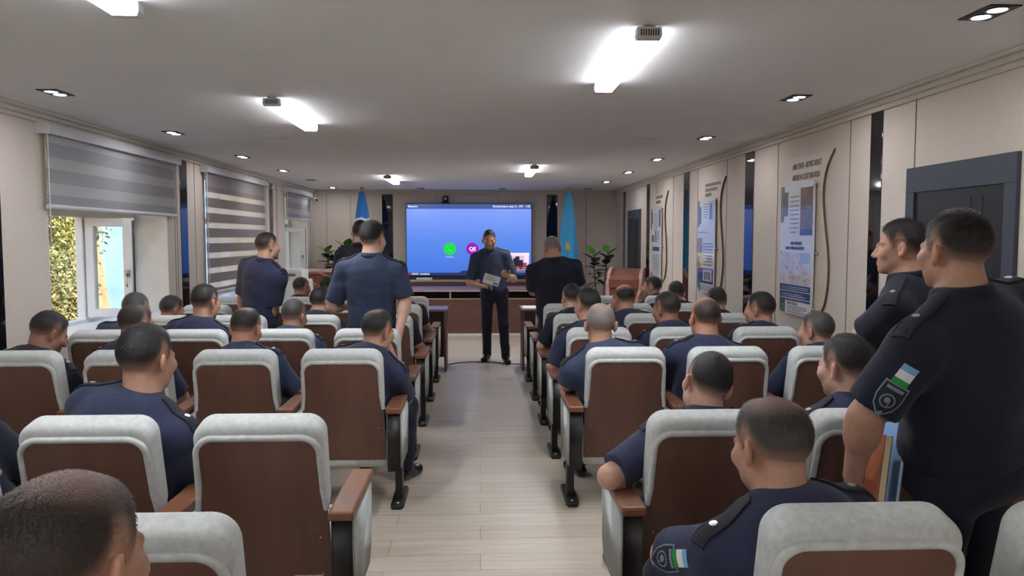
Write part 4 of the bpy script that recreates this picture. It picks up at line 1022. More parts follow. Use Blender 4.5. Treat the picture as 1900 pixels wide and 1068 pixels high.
    bd = inhead*sstep(.0, .04, q[:, 1])*sstep(-.035, -.06, q[:, 2])*beard; C = C*(1-bd[:, None])+np.array(srgb(70, 64, 62)[:3])*bd[:, None]
    lp = inhead*(np.exp(-((q[:, 2]+.066)/.010)**2)*np.exp(-(q[:, 0]/.024)**4)*(q[:, 1] > .085)); C = C*(1-lp[:, None]*.6)+np.array(srgb(150, 84, 76)[:3])*lp[:, None]*.6
    eb = inhead*np.exp(-((q[:, 2]-.0235+.12*np.maximum(0, np.abs(q[:, 0])-.03))/.0055)**2)*sstep(.008, .014, np.abs(q[:, 0]))*sstep(.056, .05, np.abs(q[:, 0]))*(q[:, 1] > .06); C = C*(1-eb[:, None]*.85)+hc*.8*eb[:, None]*.85
    er = inhead*sstep(.078, .088, np.abs(q[:, 0]))*.35; C = C*(1-er[:, None])+sk*np.array((1.12, .82, .78))*er[:, None]
    set_col(me, C); body = mesh_obj('body', me, M['skin'], root)
    # ---- hair
    hh = min(h, .006)
    def hs_fn(X, Y, Z):
        x, y, z = [((X-Hc[0])*Rh[0][j]+(Y-Hc[1])*Rh[1][j]+(Z-Hc[2])*Rh[2][j])/hs for j in range(3)]
        zl = hairline(x, y, rec); t = sidet+(top-sidet)*sstep(.045, .125, z+.2*y); t = t*sstep(-.006, .034, z-zl)*(1-.45*np.clip(np.abs(x)/.072, 0, 1)**2*sstep(.02, .07, z))+.0016
        if bald: t = t*(1-.75*sstep(bald[2], bald[2]*.45, np.sqrt(x**2+(y-bald[0])**2+(z-bald[1])**2)))+.0004
        d = SKULL(x, y, z)-t; d = smax(d, (zl-z)*.8, .006); d = np.maximum(d, np.abs(x)-.0835)
        return d*hs
    VH, QH = solid([(hs_fn, Hc-hb, Hc+hb, .001)], hh)
    qh = (VH-Hc) @ Rh/hs; zl = hairline(qh[:, 0], qh[:, 1], rec); g = sstep(0, np.where(qh[:, 1] > .045, .010, fade), qh[:, 2]-zl); g = .10+.90*g
    if bald:
        bd_ = np.sqrt(qh[:, 0]**2+(qh[:, 1]-bald[0])**2+(qh[:, 2]-bald[1])**2); g = g*(1-bald[3]*sstep(bald[2], bald[2]*.45, bd_))
    HCc = sk*(1-g[:, None])+hc*g[:, None]
    if blades:
        tri = VH[QH]; ar = np.linalg.norm(np.cross(tri[:, 1]-tri[:, 0], tri[:, 2]-tri[:, 0]), axis=1); idx = rng.choice(len(QH), blades, p=ar/ar.sum()); w = rng.random((blades, 4)); w /= w.sum(1)[:, None]
        pt = (tri[idx]*w[:, :, None]).sum(1); nn = np.cross(tri[idx][:, 1]-tri[idx][:, 0], tri[idx][:, 3]-tri[idx][:, 0]); nn /= np.linalg.norm(nn, axis=1)[:, None]+1e-9
        ql = (pt-Hc) @ Rh/hs; fl = ql-V3(0, -.06, .10); fl[:, 2] -= .02; fl = fl @ Rh.T; fl += rng.normal(0, .03, fl.shape); fl -= nn*(fl*nn).sum(1)[:, None]; fl /= np.linalg.norm(fl, axis=1)[:, None]+1e-9
        gl_ = g[QH[idx][:, 0]]; tl = sstep(-.02, .08, ql[:, 2]+.2*ql[:, 1]); ln = (.004+(top*1.3-.002)*tl)*rng.uniform(.6, 1.2, blades)*(.35+.65*gl_)
        sd_ = np.cross(nn, fl)*(.0007*rng.uniform(.7, 1.4, blades))[:, None]; tip = pt+fl*ln[:, None]+nn*(ln*.30)[:, None]; b0 = pt-nn*.001
        BV = np.concatenate([b0-sd_, b0+sd_, tip+sd_*.3, tip-sd_*.3]); BQ = np.stack([np.arange(blades)+k*blades for k in range(4)], 1)+len(VH)
        bc = np.clip(HCc[QH[idx][:, 0]]*rng.uniform(.7, 1.35, (blades, 1)), 0, 1); HCc = np.concatenate([HCc]+[bc]*4); VH = np.concatenate([VH, BV]); QH = np.concatenate([QH, BQ])
    me = np_mesh('hair', VH, QH); set_col(me, HCc); mesh_obj('hair', me, M['hair'], root)
    # ---- eyes
    if face:
        for sgn in (-1, 1):
            bm = bmesh.new(); bmesh.ops.create_uvsphere(bm, u_segments=32, v_segments=28, radius=.0122*hs); co = np.array([v.co[:] for v in bm.verts]); me = bpy.data.meshes.new('eye'); bm.to_mesh(me); bm.free()
            dd = co/np.linalg.norm(co, axis=1)[:, None]; a = dd[:, 1]; cc = np.where((a > .955)[:, None], 0.01, np.where((a > .85)[:, None], np.array(srgb(58, 38, 26)[:3]), np.array(srgb(206, 200, 194)[:3]))); lid = sstep(.16, .24, dd[:, 2])+sstep(-.30, -.36, dd[:, 2]); cc = cc*(1-lid[:, None])+sk*.86*lid[:, None]
            set_col(me, cc); e_ = mesh_obj('eye', me, M['eye'], root, True); c_ = Hc+Rh @ (V3(sgn*.031, .0815, -.0035)*hs); e_.matrix_world = Matrix.Translation(Vector(c_)) @ Matrix(Rh.tolist()).to_4x4(); e_.parent = root; e_.matrix_parent_inverse = Matrix.Identity(4)
    # ---- shirt
    P = []; hem = Pv-u*(.06 if sit else .11)
    P += [ell(sp(.70), (.178*fw_, .122*bw, .19), TR, .05), ell(sp(.42, .01), (.165*fw_, .122*bw, .18), TR, .06), ell(sp(.12, .015), (.165*fw_, .13*bw, .18), TR, .06, [(hem, -u)]),
          ell(sp(.80, -.035), (.13, .075, .13), TR, .05)]
    P += [cone(sh['l']-u*.012, sh['r']-u*.012, .064, .064, .05)]
    for sd, sgn in (('l', -1), ('r', 1)):
        P.append(cone(N+u*.005+rt*sgn*.035, sh[sd]+u*.012, .050, .056, .04))
        ad = unit(el[sd]-sh[sd]); cu = sh[sd]+(el[sd]-sh[sd])*.86; P.append(cone(sh[sd], sh[sd]+(el[sd]-sh[sd])*1.15, .071*(.6+.4*fat), .070*(.6+.4*fat), .035, [(cu, ad)]))
    P.append(cone(N+u*.03, N-u*.03, .060*(.8+.2*fat), .075, .02, [(N+u*.038, u)]))
    k1 = rng.normal(0, 1, (5, 3)); ph_ = rng.uniform(0, 6, 5)
    def wrink(Pp, d):
        e = np.zeros(len(Pp))
        for i in range(4):
            dv = k1[i]*V3(1, 1, 1.5); dv = dv/np.linalg.norm(dv); fr = (22, 34, 50, 70)[i]; w2 = np.sin(Pp @ k1[4]*9+ph_[i])+np.sin(Pp @ k1[(i+1) % 4]*6+ph_[i-1])
            e += np.sin(Pp @ dv*fr+2.2*w2+ph_[i])*(.0032, .0026, .002, .0014)[i]
        return d+e*.5
    hsn = max(h, .008)
    V, Q = solid(P, hsn, wrink); me = np_mesh('shirt', V, Q); so = mesh_obj('shirt', me, SHIRT[shirt], root)
    # collar: a turned-down band around the neck
    cb = MB(); seg = 30; cn = N+u*.012; rings = []
    tilt = unit(u*.93+(Hc-N)/np.linalg.norm(Hc-N)*.25); tx = unit(rt-tilt*(rt@tilt)); ty = np.cross(tilt, tx); ty = ty if ty@f > 0 else -ty
    for (rr, zz) in ((.083, -.012), (.072, .030), (.066, .036), (.063, .028), (.064, -.006)):
        rr *= (.75+.25*fat); rings.append([cn+tx*math.cos(a)*rr*1.0+ty*(math.sin(a)*rr*1.05-.004+.012*max(0, math.sin(a)))+tilt*(zz-.022*max(0, math.sin(a))**2) for a in [math.radians(98+344*i/(seg-1)) for i in range(seg)]])
    vs = [p for rg in rings for p in rg]; n = len(rings); fs = [(j*seg+i, j*seg+i+1, ((j+1) % n)*seg+i+1, ((j+1) % n)*seg+i) for j in range(n) for i in range(seg-1)]
    fs += [[j*seg for j in range(n)], [j*seg+seg-1 for j in range(n)][::-1]]
    cb.add(vs, fs, 0, True); cb.build('collar', SHIRT[shirt], so)
    bv = None
    if straps:
        bv = bvh_of(so)
        for sd, sgn in (('l', -1), ('r', 1)):
            c0 = N+rt*sgn*.085; c1 = sh[sd]+rt*sgn*.045; mid = (c0+c1)/2; ax = unit(c1-c0); nrm = unit(u-ax*(u@ax)); y_ = unit(np.cross(nrm, ax)); Ls = np.linalg.norm(c1-c0)
            out = dense([(-Ls/2, -.026), (Ls/2, -.028), (Ls/2, .028), (-Ls/2, .026), (-Ls/2-.016, 0)], .015)
            eo = drape('shoulder_strap', bv, mid+nrm*.03, ax, y_, [(out, 0, 0)], [M['board_strap']], so, .007, .001, reach=.18)
            if h < .0085: drape('rank_star', bv, mid+nrm*.03, ax, y_, [(circ(.011, .02), 0, .007)], [M['silver']], eo, .003, .001, reach=.18)
    # ---- trousers and shoes
    P = [ell(sp(.0, .005)-u*.02, (.172*fw_, .135*bw, .12), TR, .04)]
    for sd, sgn in (('l', -1), ('r', 1)):
        ad = unit(an[sd]-kn[sd]); P += [cone(hip[sd], kn[sd], .088*(.8+.2*fat), .066, .04), cone(kn[sd], an[sd]+ad*.1, .066, .054, .03, [(an[sd]-up*.02, ad)])]
    V, Q = solid(P, max(h, .010), wrink); mesh_obj('trousers', np_mesh('trousers', V, Q), M['trousers'], root)
    for sd in 'lr':
        fd = unit(toe[sd]-an[sd]*V3(1, 1, 0)-up*.034); hl = an[sd]*V3(1, 1, 0)-fd*.045+up*.045; cut = [(V3(0, 0, .004), V3(0, 0, -1))]
        P = [cone(hl, toe[sd]-up*.002, .038, .036, .02, cut), cone(an[sd]+up*.0, an[sd]*V3(1, 1, 0)+fd*.07+up*.045, .043, .038, .02, cut), ell(toe[sd]-fd*.02, (.042, .05, .032), None, .02, cut)]
        V, Q = solid(P, .007 if h < .01 else .009); mesh_obj('shoe', np_mesh('shoe', V, Q), M['shoe'], root)
    PEOPLE[key] = dict(root=root, shirt=so, body=body, bvh=bv, N=N, sh=sh, el=el, wr=wr, TR=TR, r=rt, f=ff, u=u, sp=sp, base=base)
    return root
def sleeve_patch(key, sd, name, frac, shapes, mats, side_dir, th=.0012, tilt=0.0, up_dir=None):
    p = PEOPLE[key]; bv = p['bvh'] or bvh_of(p['shirt']); a = p['sh'][sd]; b = p['el'][sd]; ad = unit(b-a); nrm = unit(np.array(side_dir, float)-ad*(np.array(side_dir, float)@ad)); y_ = -ad; x_ = unit(np.cross(y_, nrm))
    return drape(name, bv, a+(b-a)*frac+nrm*.03, x_, y_, shapes, mats, p['shirt'], th, .0008, reach=.15)
_W = W
def W(px, py, y): return _W(px, py, y-.11)
# ------------------------------------------------------------------ the cast
def HT(px, ytop, d, hs=1.0, top=.010, W=None):
    p = (W or globals()['W'])(px, ytop, d); return (p.x, p.y, p.z-(.120*hs+top*.9))
def seat_d(row, off=.40): return YBK[row]+off
def sitter(key, label, px, ytop, row, sd, k, off=.40, **kw):
    hs = kw.get('hs', 1.0); y = seat_d(row, off); near = y < 4.2; mid = y < 6.3
    kw.setdefault('h', .0065 if near else .008 if mid else .0095); kw.setdefault('blades', 9000 if near else 3500 if mid else 1500)
    kw.setdefault('group', 'people seated in rows')
    return person(key, label, HT(px, ytop, y, hs, kw.get('top', .010), _W), sit=(row, sd, k), **kw)
CR = (-.045, .10, .075)     # crown of the head
B_ = lambda amt, r=.075, c=(-.045, .10): (c[0], c[1], r, amt)
# --- left block
sitter('bald near', 'short-haired brown head of the man at the bottom left corner, closest to the camera', 125, 872, 8, 'L', 0, .44, hs=1.13, hyaw=16, pitch=8, yaw=8, hair='brownblack', skin='tan', bald=B_(.35, .085, (-.02, .11)), fat=1.1, h=.006, blades=14000, lean=(.14, 0, 0), top=.006)
sitter('edge man', 'man mostly outside the left edge, only his shoulder in front of the left chairs shows', -88, 790, 7, 'L', 1, .42, hyaw=30, yaw=5, fat=1.1, lean=(-.05, 0, 0), arms=dict(l='lap', r='lap'))
sitter('edge shoulder', 'hunched man at the left edge, dark shoulder showing between two chair backs', -85, 700, 6, 'L', 2, .62, hyaw=20, pitch=30, yaw=0, fat=1.15, lean=(-.12, .1, 0), shirt='dark')
sitter('big left', 'heavy man with black hair seen from behind, seated alone in the left foreground', 272, 601, 6, 'L', 1, .36, hs=1.10, hyaw=22, pitch=4, yaw=14, fat=1.34, sw=.20, lean=(-.04, 0, 0), hair='black', skin='tan', h=.006, blades=12000, shirt='navy', face=True)
sitter('left wall dark', 'dark-haired man looking down at the far left under the window', 90, 578, 5, 'L', 3, .42, hs=1.06, hyaw=40, pitch=28, yaw=10, skin='brown', lean=(-.1, 0, 0), shirt='dark', fat=1.15)
sitter('cropped left', 'man with shaved cropped hair, his head overlapping another grey head below the window', 253, 563, 5, 'L', 2, .45, hs=1.05, hyaw=30, pitch=8, yaw=12, hair='brownblack', sidet=.002, top=.004, lean=(-.12, 0, 0), fat=1.1)
sitter('bent thin crown', 'man with thinning crown and round head bent forward, left block centre', 456, 570, 5, 'L', 1, .42, hs=1.05, hyaw=12, pitch=18, yaw=6, hair='dark', skin='ruddy', bald=B_(.45, .06), sidet=.003, fat=1.15, shirt='blue')
sitter('leaning hand', 'man with dark hair resting his chin on his hand at the left aisle', 701, 574, 5, 'L', 0, .42, hs=1.06, hyaw=38, pitch=12, roll=4, yaw=14, hair='black', bald=B_(.35, .055), fat=1.12, lean=(.04, 0, 0), skin='tan', face=True,
       arms=dict(r=dict(w=W(718, 640, 5.08), e=W(752, 737, 5.02), d=(-.25, .2, .9), pn=(-.9, .1, -.2), th=(0, 1, 0), curl=.6)))
sitter('grey window', 'grey-haired man partly hidden behind another head below the open window', 253, 542, 4, 'L', 3, .42, hs=1.05, hyaw=15, pitch=6, yaw=4, hair='salt', sidet=.002, top=.005, shirt='blue', lean=(-.05, 0, 0))
sitter('black hair fourth', 'man with thick black hair sitting before the striped blind', 381, 527, 4, 'L', 2, .42, hs=1.08, hyaw=28, pitch=8, yaw=10, fat=1.15, lean=(-.1, 0, 0), face=True)
sitter('grey fourth', 'man with grey-black hair seated just right of the standing man by the windows', 546, 555, 4, 'L', 1, .42, hs=1.0, hyaw=25, pitch=12, yaw=8, hair='salt', shirt='blue')
sitter('low head', 'man whose low dark head is turned right under the middle window blind', 319, 548, 3, 'L', 3, .42, hs=1.0, hyaw=42, pitch=14, yaw=14, skin='brown', lean=(-.12, .05, 0), face=True)
sitter('third left', 'dark-haired man seated left of the tall standing man, his ear showing', 596, 533, 3, 'L', 1, .42, hyaw=38, pitch=10, yaw=10, lean=(-.03, 0, 0))
sitter('hidden third', 'seated man almost hidden behind the tall standing man, forearm on the aisle armrest', 722, 533, 3, 'L', 0, .42, hyaw=20, pitch=10, yaw=0, arms=dict(r=dict(e=W(772, 640, 6.95), w=W(790, 648, 7.18), d=(.1, .9, -.1), pn=(0, 0, -1))), shirt='dark')
sitter('hidden second', 'seated man at the left aisle whose dark hair shows past a standing man elbow', 747, 517, 2, 'L', 0, .42, hyaw=15, pitch=6, yaw=0, arms=dict(r=dict(e=W(786, 600, 7.95), w=W(799, 612, 8.2), d=(.1, .9, -.1), pn=(0, 0, -1))), shirt='dark')
sitter('stubble first', 'man with short stubble hair in the first row near the white cabinet', 560, 514, 1, 'L', 2, .40, hyaw=40, pitch=8, yaw=5, hair='brownblack', sidet=.002, top=.004)
sitter('dark first', 'man whose dark head shows under the left plant beside the carved armchair', 607, 512, 1, 'L', 1, .44, hyaw=0, pitch=16, yaw=0, lean=(-.2, 0, 0))
# --- right block
sitter('thin crown near', 'man with thinning brown crown and gold watch seated nearest on the right', 1432, 735, 7, 'R', 0, .36, hs=1.10, hyaw=-22, pitch=12, roll=3, yaw=-14, hair='salt', skin='tan', bald=(-.035, .105, .085, .45), top=.011, fat=1.25, sw=.20, h=.0055, blades=15000, face=True, shirt='navy',
       arms=dict(l=dict(e=(.545, 2.16, .70), w=W(1290, 1036, 2.40), d=(.25, .9, -.1), pn=(0, 0, -1))))
sitter('elbow out', 'man with cropped black hair tilting his head, elbow out over the right aisle', 1312, 652, 6, 'R', 0, .34, hs=1.06, hyaw=-6, pitch=2, roll=14, yaw=-4, hair='black', skin='fair', sidet=.003, top=.007, fat=1.2, sw=.20, h=.006, blades=12000, shirt='navy', lean=(.03, 0, 0),
       arms=dict(l=dict(e=W(1132, 884, 3.02), w=W(1200, 900, 3.28), d=(.7, .7, 0), pn=(0, 0, -1))))
sitter('side face', 'black-haired man sitting close in front of the big standing man', 1568, 620, 6, 'R', 1, .36, hs=1.06, hyaw=-30, pitch=6, yaw=-10, hair='black', skin='fair', fat=1.1, h=.006, face=True, lean=(.06, 0, 0))
sitter('grey aisle', 'man with short grey hair seated at the right aisle, elbow on the armrest', 1114, 562, 5, 'R', 0, .36, hs=1.08, hyaw=0, pitch=6, yaw=-6, hair='white', skin='tan', bald=B_(.5, .07), sidet=.004, top=.006, fat=1.2, sw=.2, shirt='blue', lean=(-.02, 0, 0),
       arms=dict(l=dict(e=W(1052, 712, 4.85), w=W(1085, 712, 5.12), d=(.6, .8, 0), pn=(0, 0, -1))))
sitter('shaved brown', 'man with closely shaved brown balding head in the middle of the right block', 1308, 551, 5, 'R', 1, .38, hs=1.08, hyaw=-10, pitch=6, yaw=-6, hair='brownblack', skin='ruddy', bald=(.01, .10, .11, .8), sidet=.002, top=.003, fat=1.2, sw=.2, lean=(-.08, 0, 0), blades=2500)
sitter('grey profile', 'man with cropped grey hair turned left, seated low by the right wall', 1514, 577, 5, 'R', 2, .42, hs=1.06, hyaw=-38, pitch=4, yaw=-12, hair='salt', skin='tan', sidet=.002, top=.004, face=True, fat=1.1, lean=(.03, 0, 0))
sitter('dark aisle', 'man with dark hair at the right aisle just behind another dark head', 1090, 534, 4, 'R', 0, .38, hs=1.06, hyaw=-30, pitch=8, yaw=-8, fat=1.2, sw=.2, shirt='navy',
       arms=dict(l=dict(e=W(1028, 683, 5.85), w=W(1058, 676, 6.12), d=(.6, .8, 0), pn=(0, 0, -1))))
sitter('round face left', 'man with bristly short hair turned left in the middle of the right block', 1236, 541, 4, 'R', 1, .42, hs=1.08, hyaw=-38, pitch=8, yaw=-8, hair='dark', skin='brown', sidet=.0025, top=.006, fat=1.15, face=True)
sitter('receding', 'man with receding black hair and high forehead looking left by the right wall', 1409, 541, 4, 'R', 2, .42, hs=1.10, hyaw=-46, pitch=4, yaw=-14, hair='black', rec=1.1, skin='tan', fat=1.15, face=True, lean=(.0, 0, 0))
sitter('third aisle', 'dark-haired man at the right aisle in front of the standing man with grey hair', 1060, 526, 3, 'R', 0, .40, hs=1.0, hyaw=-18, pitch=8, yaw=-6, skin='fair', shirt='dark',
       arms=dict(l=dict(e=W(1005, 640, 6.90), w=W(1026, 644, 7.16), d=(.5, .8, 0), pn=(0, 0, -1))))
sitter('bald crown', 'man with a bare bald crown ringed by black hair, hand at his chin', 1158, 527, 3, 'R', 1, .40, hs=1.06, hyaw=-20, pitch=14, yaw=-8, hair='black', bald=(-.03, .10, .095, 1.0), sidet=.004, lean=(-.12, 0, 0), fat=1.1,
       arms=dict(l=dict(w=W(1137, 575, 7.12), e=W(1128, 610, 7.05), d=(.1, .1, .95), pn=(.8, .2, 0), th=(0, 1, 0))))
sitter('third wall', 'dark-haired man in front of the middle wavy board, head down', 1329, 532, 3, 'R', 2, .42, hyaw=-14, pitch=10, yaw=0, shirt='dark')
sitter('second wall', 'black-haired man between the far boards, only his crown showing above the seats', 1254, 521, 2, 'R', 2, .42, hyaw=-6, pitch=8, yaw=0, shirt='dark')
sitter('chin hand', 'man in profile beside the lectern resting his chin on his hand', 1209, 512, 1, 'R', 2, .42, hs=1.04, hyaw=-68, pitch=4, yaw=-16, face=True, skin='tan',
       arms=dict(l=dict(w=W(1184, 556, 9.12), e=W(1178, 585, 9.0), d=(.2, .1, .95), pn=(.8, .2, 0), th=(0, 1, 0))))
# --- standing
GS = 'people standing'
person('presenter', 'man standing in the aisle facing the seats, holding a white sheet of paper', HT(908, 427, 10.10, 1.0), yaw=184, hyaw=176, pitch=8, roll=2, stand=(.21, 10.0, dict(r=(.095, 10.10, 0), l=(.335, 9.90, 0))), hair='black', skin='tan', face=True, h=.0065, blades=4000, shirt='blue', fat=1.05, group=GS, lean=(-.02, 0, 0), top=.014, sw=.19,
       arms=dict(r=dict(e=W(871, 524, 10.14), w=W(893, 531, 9.92), d=(.85, -.2, .1), pn=(0, -.2, -1), th=(0, -.3, 1), curl=.8), l=dict(e=W(953, 517, 10.12), w=W(943, 512, 9.90), d=(-.35, -.8, .15), pn=(-.3, .1, .9), th=(-.2, -.2, .9), curl=.75)))
person('tall back', 'tall man seen from behind standing in the left block, hand on a chair back', HT(692, 412, 5.95, 1.03), yaw=10, hyaw=30, pitch=2, stand=(-.82, 5.88), hair='black', skin='fair', h=.007, blades=8000, shirt='blue', fat=1.12, group=GS, top=.022, sw=.20, face=True,
       arms=dict(l=dict(e=W(617, 568, 6.0), w=W(655, 566, 6.22), d=(.7, .7, 0), pn=(0, 0, -1)), r=dict(e=W(752, 558, 5.90), w=W(740, 618, 5.74), d=(-.05, -.1, -.95), pn=(-.8, 0, -.1), th=(-.3, -.8, 0))))
person('window stander', 'man standing half turned to the right between the striped blind and far window', HT(497, 430, 7.02, 1.0), yaw=30, hyaw=50, pitch=2, stand=(-1.98, 6.95), hair='dark', skin='tan', sidet=.0025, top=.006, h=.008, blades=4000, shirt='navy', fat=1.1, group=GS, face=True, lean=(0, 0, 0), sw=.19,
       arms=dict(r=dict(e=W(507, 572, 6.98), w=W(497, 608, 7.06), d=(-.1, .2, -.9), pn=(-.8, 0, 0)), l='hang'))
person('behind tall', 'man in black uniform standing directly behind the tall man, before the flag', HT(670, 408, 7.98, 1.0), yaw=8, hyaw=10, stand=(-1.16, 7.9), hair='black', shirt='dark', fat=1.12, group=GS, h=.0095, blades=1500, sw=.2)
person('grey stander', 'stocky grey-haired man standing with bowed head before the right chairs', HT(1024, 438, 8.08, 1.0), yaw=-6, hyaw=-16, pitch=24, stand=(.80, 8.0), hair='white', skin='ruddy', sidet=.003, top=.005, shirt='dark', fat=1.28, group=GS, h=.0085, blades=2500, sw=.215,
       arms=dict(l=dict(e=W(990, 540, 8.12), w=W(1006, 540, 8.36), d=(.5, .8, 0), pn=(0, 0, -1)), r=dict(e=W(1074, 532, 8.12), w=W(1058, 536, 8.38), d=(-.5, .8, 0), pn=(0, 0, -1))))
person('profile officer', 'man in profile facing left, standing by the dark door behind the biggest man', HT(1672, 404, 3.52, 1.06), yaw=-42, hyaw=-58, pitch=2, stand=(2.02, 3.46), hair='black', skin='tan', shirt='dark', fat=1.2, group=GS, h=.006, blades=10000, face=True, sw=.20, top=.012,
       arms=dict(l=dict(e=W(1603, 622, 3.52), w=W(1650, 650, 3.75), d=(.6, .7, 0), pn=(0, 0, -1)), r='hang'))
person('big officer', 'biggest standing man at the right edge, holding a brown notebook, flag patch on sleeve', HT(1772, 381, 2.42, 1.10), yaw=-26, hyaw=-16, pitch=0, stand=(1.56, 2.36), hair='dark', skin='tan', shirt='dark', sidet=.004, top=.009, fat=1.36, group=GS, h=.006, blades=14000, face=True, sw=.236,
       arms=dict(l=dict(e=W(1606, 772, 2.36), w=W(1583, 880, 2.46), d=(.25, .5, -.8), pn=(.9, 0, .2), th=(0, .9, .2), curl=.9), r='hang'))
# --- marks on the uniforms
flag_sh = [(rect(.046, .066), 1, 0), (rect(.046, .020, 0, .023), 0, .0006), (rect(.046, .020, 0, -.023), 2, .0006)]
def shield(): return dense([(-.036, .05), (.036, .05), (.038, .0), (.030, -.03), (0, -.062), (-.030, -.03), (-.038, 0)], .012)
def sc_(o, k): return [(a*k, b*k) for a, b in o]
sh_sh = [(shield(), 1, 0), (sc_(shield(), .9), 0, .0006), (rect(.05, .010, 0, .034), 1, .0010), (circ(.022, 0, -.006, 18), 1, .0010), (circ(.018, 0, -.006, 18), 0, .0014), (circ(.009, -.002, -.004, 12), 1, .0018), (rect(.003, .02, .006, -.012), 1, .0018)]
for key, sd in (('big officer', 'l'), ('thin crown near', 'l')):
    dv = -PEOPLE[key]['r']*(.75 if key == 'big officer' else 1)-PEOPLE[key]['f']*(.62 if key == 'big officer' else -.25)
    sleeve_patch(key, sd, 'flag_patch', .30, flag_sh, [M['flag_blue'], M['flag_white'], M['flag_green']], dv)
    sleeve_patch(key, sd, 'sleeve_emblem', .62, sh_sh, [M['patch_dark'], M['patch_light']], dv)
for key, sd, sg in (('behind tall', 'r', 1), ('presenter', 'l', -1)):
    sleeve_patch(key, sd, 'sleeve_emblem', .55, sh_sh, [M['patch_dark'], M['patch_light']], PEOPLE[key]['r']*sg*.9+(-PEOPLE[key]['f']*.5 if key != 'presenter' else PEOPLE[key]['f']*.4))
p = PEOPLE['profile officer']; bv = p['bvh']; c = p['sp'](.66, .16, -.10)
drape('chest_tag', bv, c, p['r'], p['u'], [(rect(.10, .036), 0, 0), (rect(.096, .003, 0, .015), 1, .0006), (rect(.096, .003, 0, -.015), 1, .0006)]+[(rect(.007, .014, -.03+q*.014, 0), 1, .0006) for q in range(5)], [M['patch_dark'], M['patch_light']], p['shirt'], .0015)
p = PEOPLE['presenter']; bv = p['bvh']
for sg, rows in ((-1, 2), (1, 1)):
    c = p['sp'](.70, .18, sg*.085)
    drape('chest_tag', bv, c, -p['r'], p['u'], [(rect(.105, .022, 0, -.03*q), 0, 0) for q in range(rows)]+[(rect(.10, .003, 0, .008-.03*q), 1, .0006) for q in range(rows)]+[(rect(.10, .003, 0, -.008-.03*q), 1, .0006) for q in range(rows)], [M['patch_dark'], M['patch_light']], p['shirt'], .0015)
    drape('chest_pocket', bv, p['sp'](.55, .18, sg*.085), -p['r'], p['u'], [(rect(.11, .11), 0, 0), (rect(.112, .035, 0, .045), 0, .002)], [SHIRT['blue']], p['shirt'], .002)
# placket and open collar of the presenter
drape('button_placket', bv, p['sp'](.45, .2, 0), -p['r'], p['u'], [(rect(.03, .44), 0, 0)], [SHIRT['blue']], p['shirt'], .002, reach=.3)
for sg in (-1, 1): drape('lapel', bv, p['N']+p['f']*.12-p['u']*.05+p['r']*sg*.045, -p['r'], p['u'], [(dense([(-.03, .03), (.03, .045), (-sg*.012+.0, -.06)], .01), 0, 0)], [SHIRT['blue']], p['shirt'], .004, reach=.2)
# gold watch on the nearest man's wrist
p = PEOPLE['thin crown near']; w = p['wr']['l']; a = unit(p['wr']['l']-p['el']['l']); wt = MB(); x_ = unit(np.cross(a, V3(0, 0, 1))); y_ = np.cross(x_, a); c = w-a*.02
wt.tube([c+(x_*math.cos(q)+y_*math.sin(q))*.034 for q in [2*math.pi*i/24 for i in range(25)]], .0065, 8, cap=False)
wo = wt.build('wrist_watch', M['brass'], p['root']); fc = MB().lathe([(.002, 0), (.018, 0), (.018, .008), (.002, .009)], (0, 0, 0), 20); q_ = Vector(y_ if y_[2] > 0 else -y_)
m4 = frame_m(c+np.array(q_)*.034, tuple(a), tuple(q_.cross(Vector(a)))); fc.v = [tuple(m4 @ Vector(v)) for v in fc.v]; fc.build('watch_face', M['white_pvc'], wo)
# --- things they hold
def slab_thing(name, label, cat, centre, xa, ya, w, l, th, build):
    t = thing(name, label, cat, tuple(centre)); xa = Vector(xa).normalized(); ya = Vector(ya); ya = (ya-xa*ya.dot(xa)).normalized(); m = frame_m((0, 0, 0), xa, ya); build(t, m); return t
def nb(t, m):
    MB().box((-.075, -.105, .009), (.075, .105, .012), 0, .001, 1, m).box((-.075, -.105, -.012), (.075, .105, -.009), 0, .001, 1, m).box((-.077, -.105, -.012), (-.073, .105, .012), 0, 0, 1, m).build('cover', M['nb_cover'], t)
    MB().box((-.072, -.101, -.009), (.072, .101, .009), 0, 0, 1, m).build('pages', M['nb_pages'], t)
M['nb_cover'] = mat('notebook_leather', (150, 82, 50), .5, .06, 30); M['nb_pages'] = mat('page_edges', (222, 206, 170), .8, .08, 200, stretch=(1, 1, 30))
def fold(t, m):
    MB().box((-.11, -.15, -.004), (.11, .15, -.001), 0, .001, 1, m).box((-.11, -.15, .004), (.11, .15, .007), 0, .001, 1, m).build('cover', M['folder_blue'], t)
    MB().box((-.105, -.147, -.001), (.105, .145, .004), 0, 0, 1, m).build('sheets', M['paper'], t)
M['folder_blue'] = mat('folder_blue', (128, 176, 224), .35, .03, 20)
c1 = W(1628, 868, 2.49); c2 = W(1650, 866, 2.56)
n_b = V3(-.9, .25, .3); y_b = V3(-.22, -.22, -.94); x_b = np.cross(n_b, y_b)
slab_thing('notebook', 'brown leather notebook with cream pages held at the hip of the biggest standing man', 'notebook', c1, x_b, y_b, .15, .21, .02, nb)
slab_thing('folder', 'light blue folder of papers held behind the brown notebook', 'folder', c2, x_b, y_b, .22, .3, .01, fold)
pw_ = W(912, 519, 9.86)
def sheet(t, m):
    MB().box((-.105, -.065, -.001), (.105, .065, .001), 0, 0, 1, m).build('sheet', M['paper'], t)
    ln = MB()
    for q in range(5): ln.box((-.08, .045-q*.014, .0011), (.02+.04*(q % 2), .049-q*.014, .0014), 0, 0, 1, m)
    ln.build('printed_lines', M['ink'], t); MB().box((.03, -.055, .0011), (.095, -.02, .0014), 0, 0, 1, m).build('printed_block', M['paper_blue'], t)
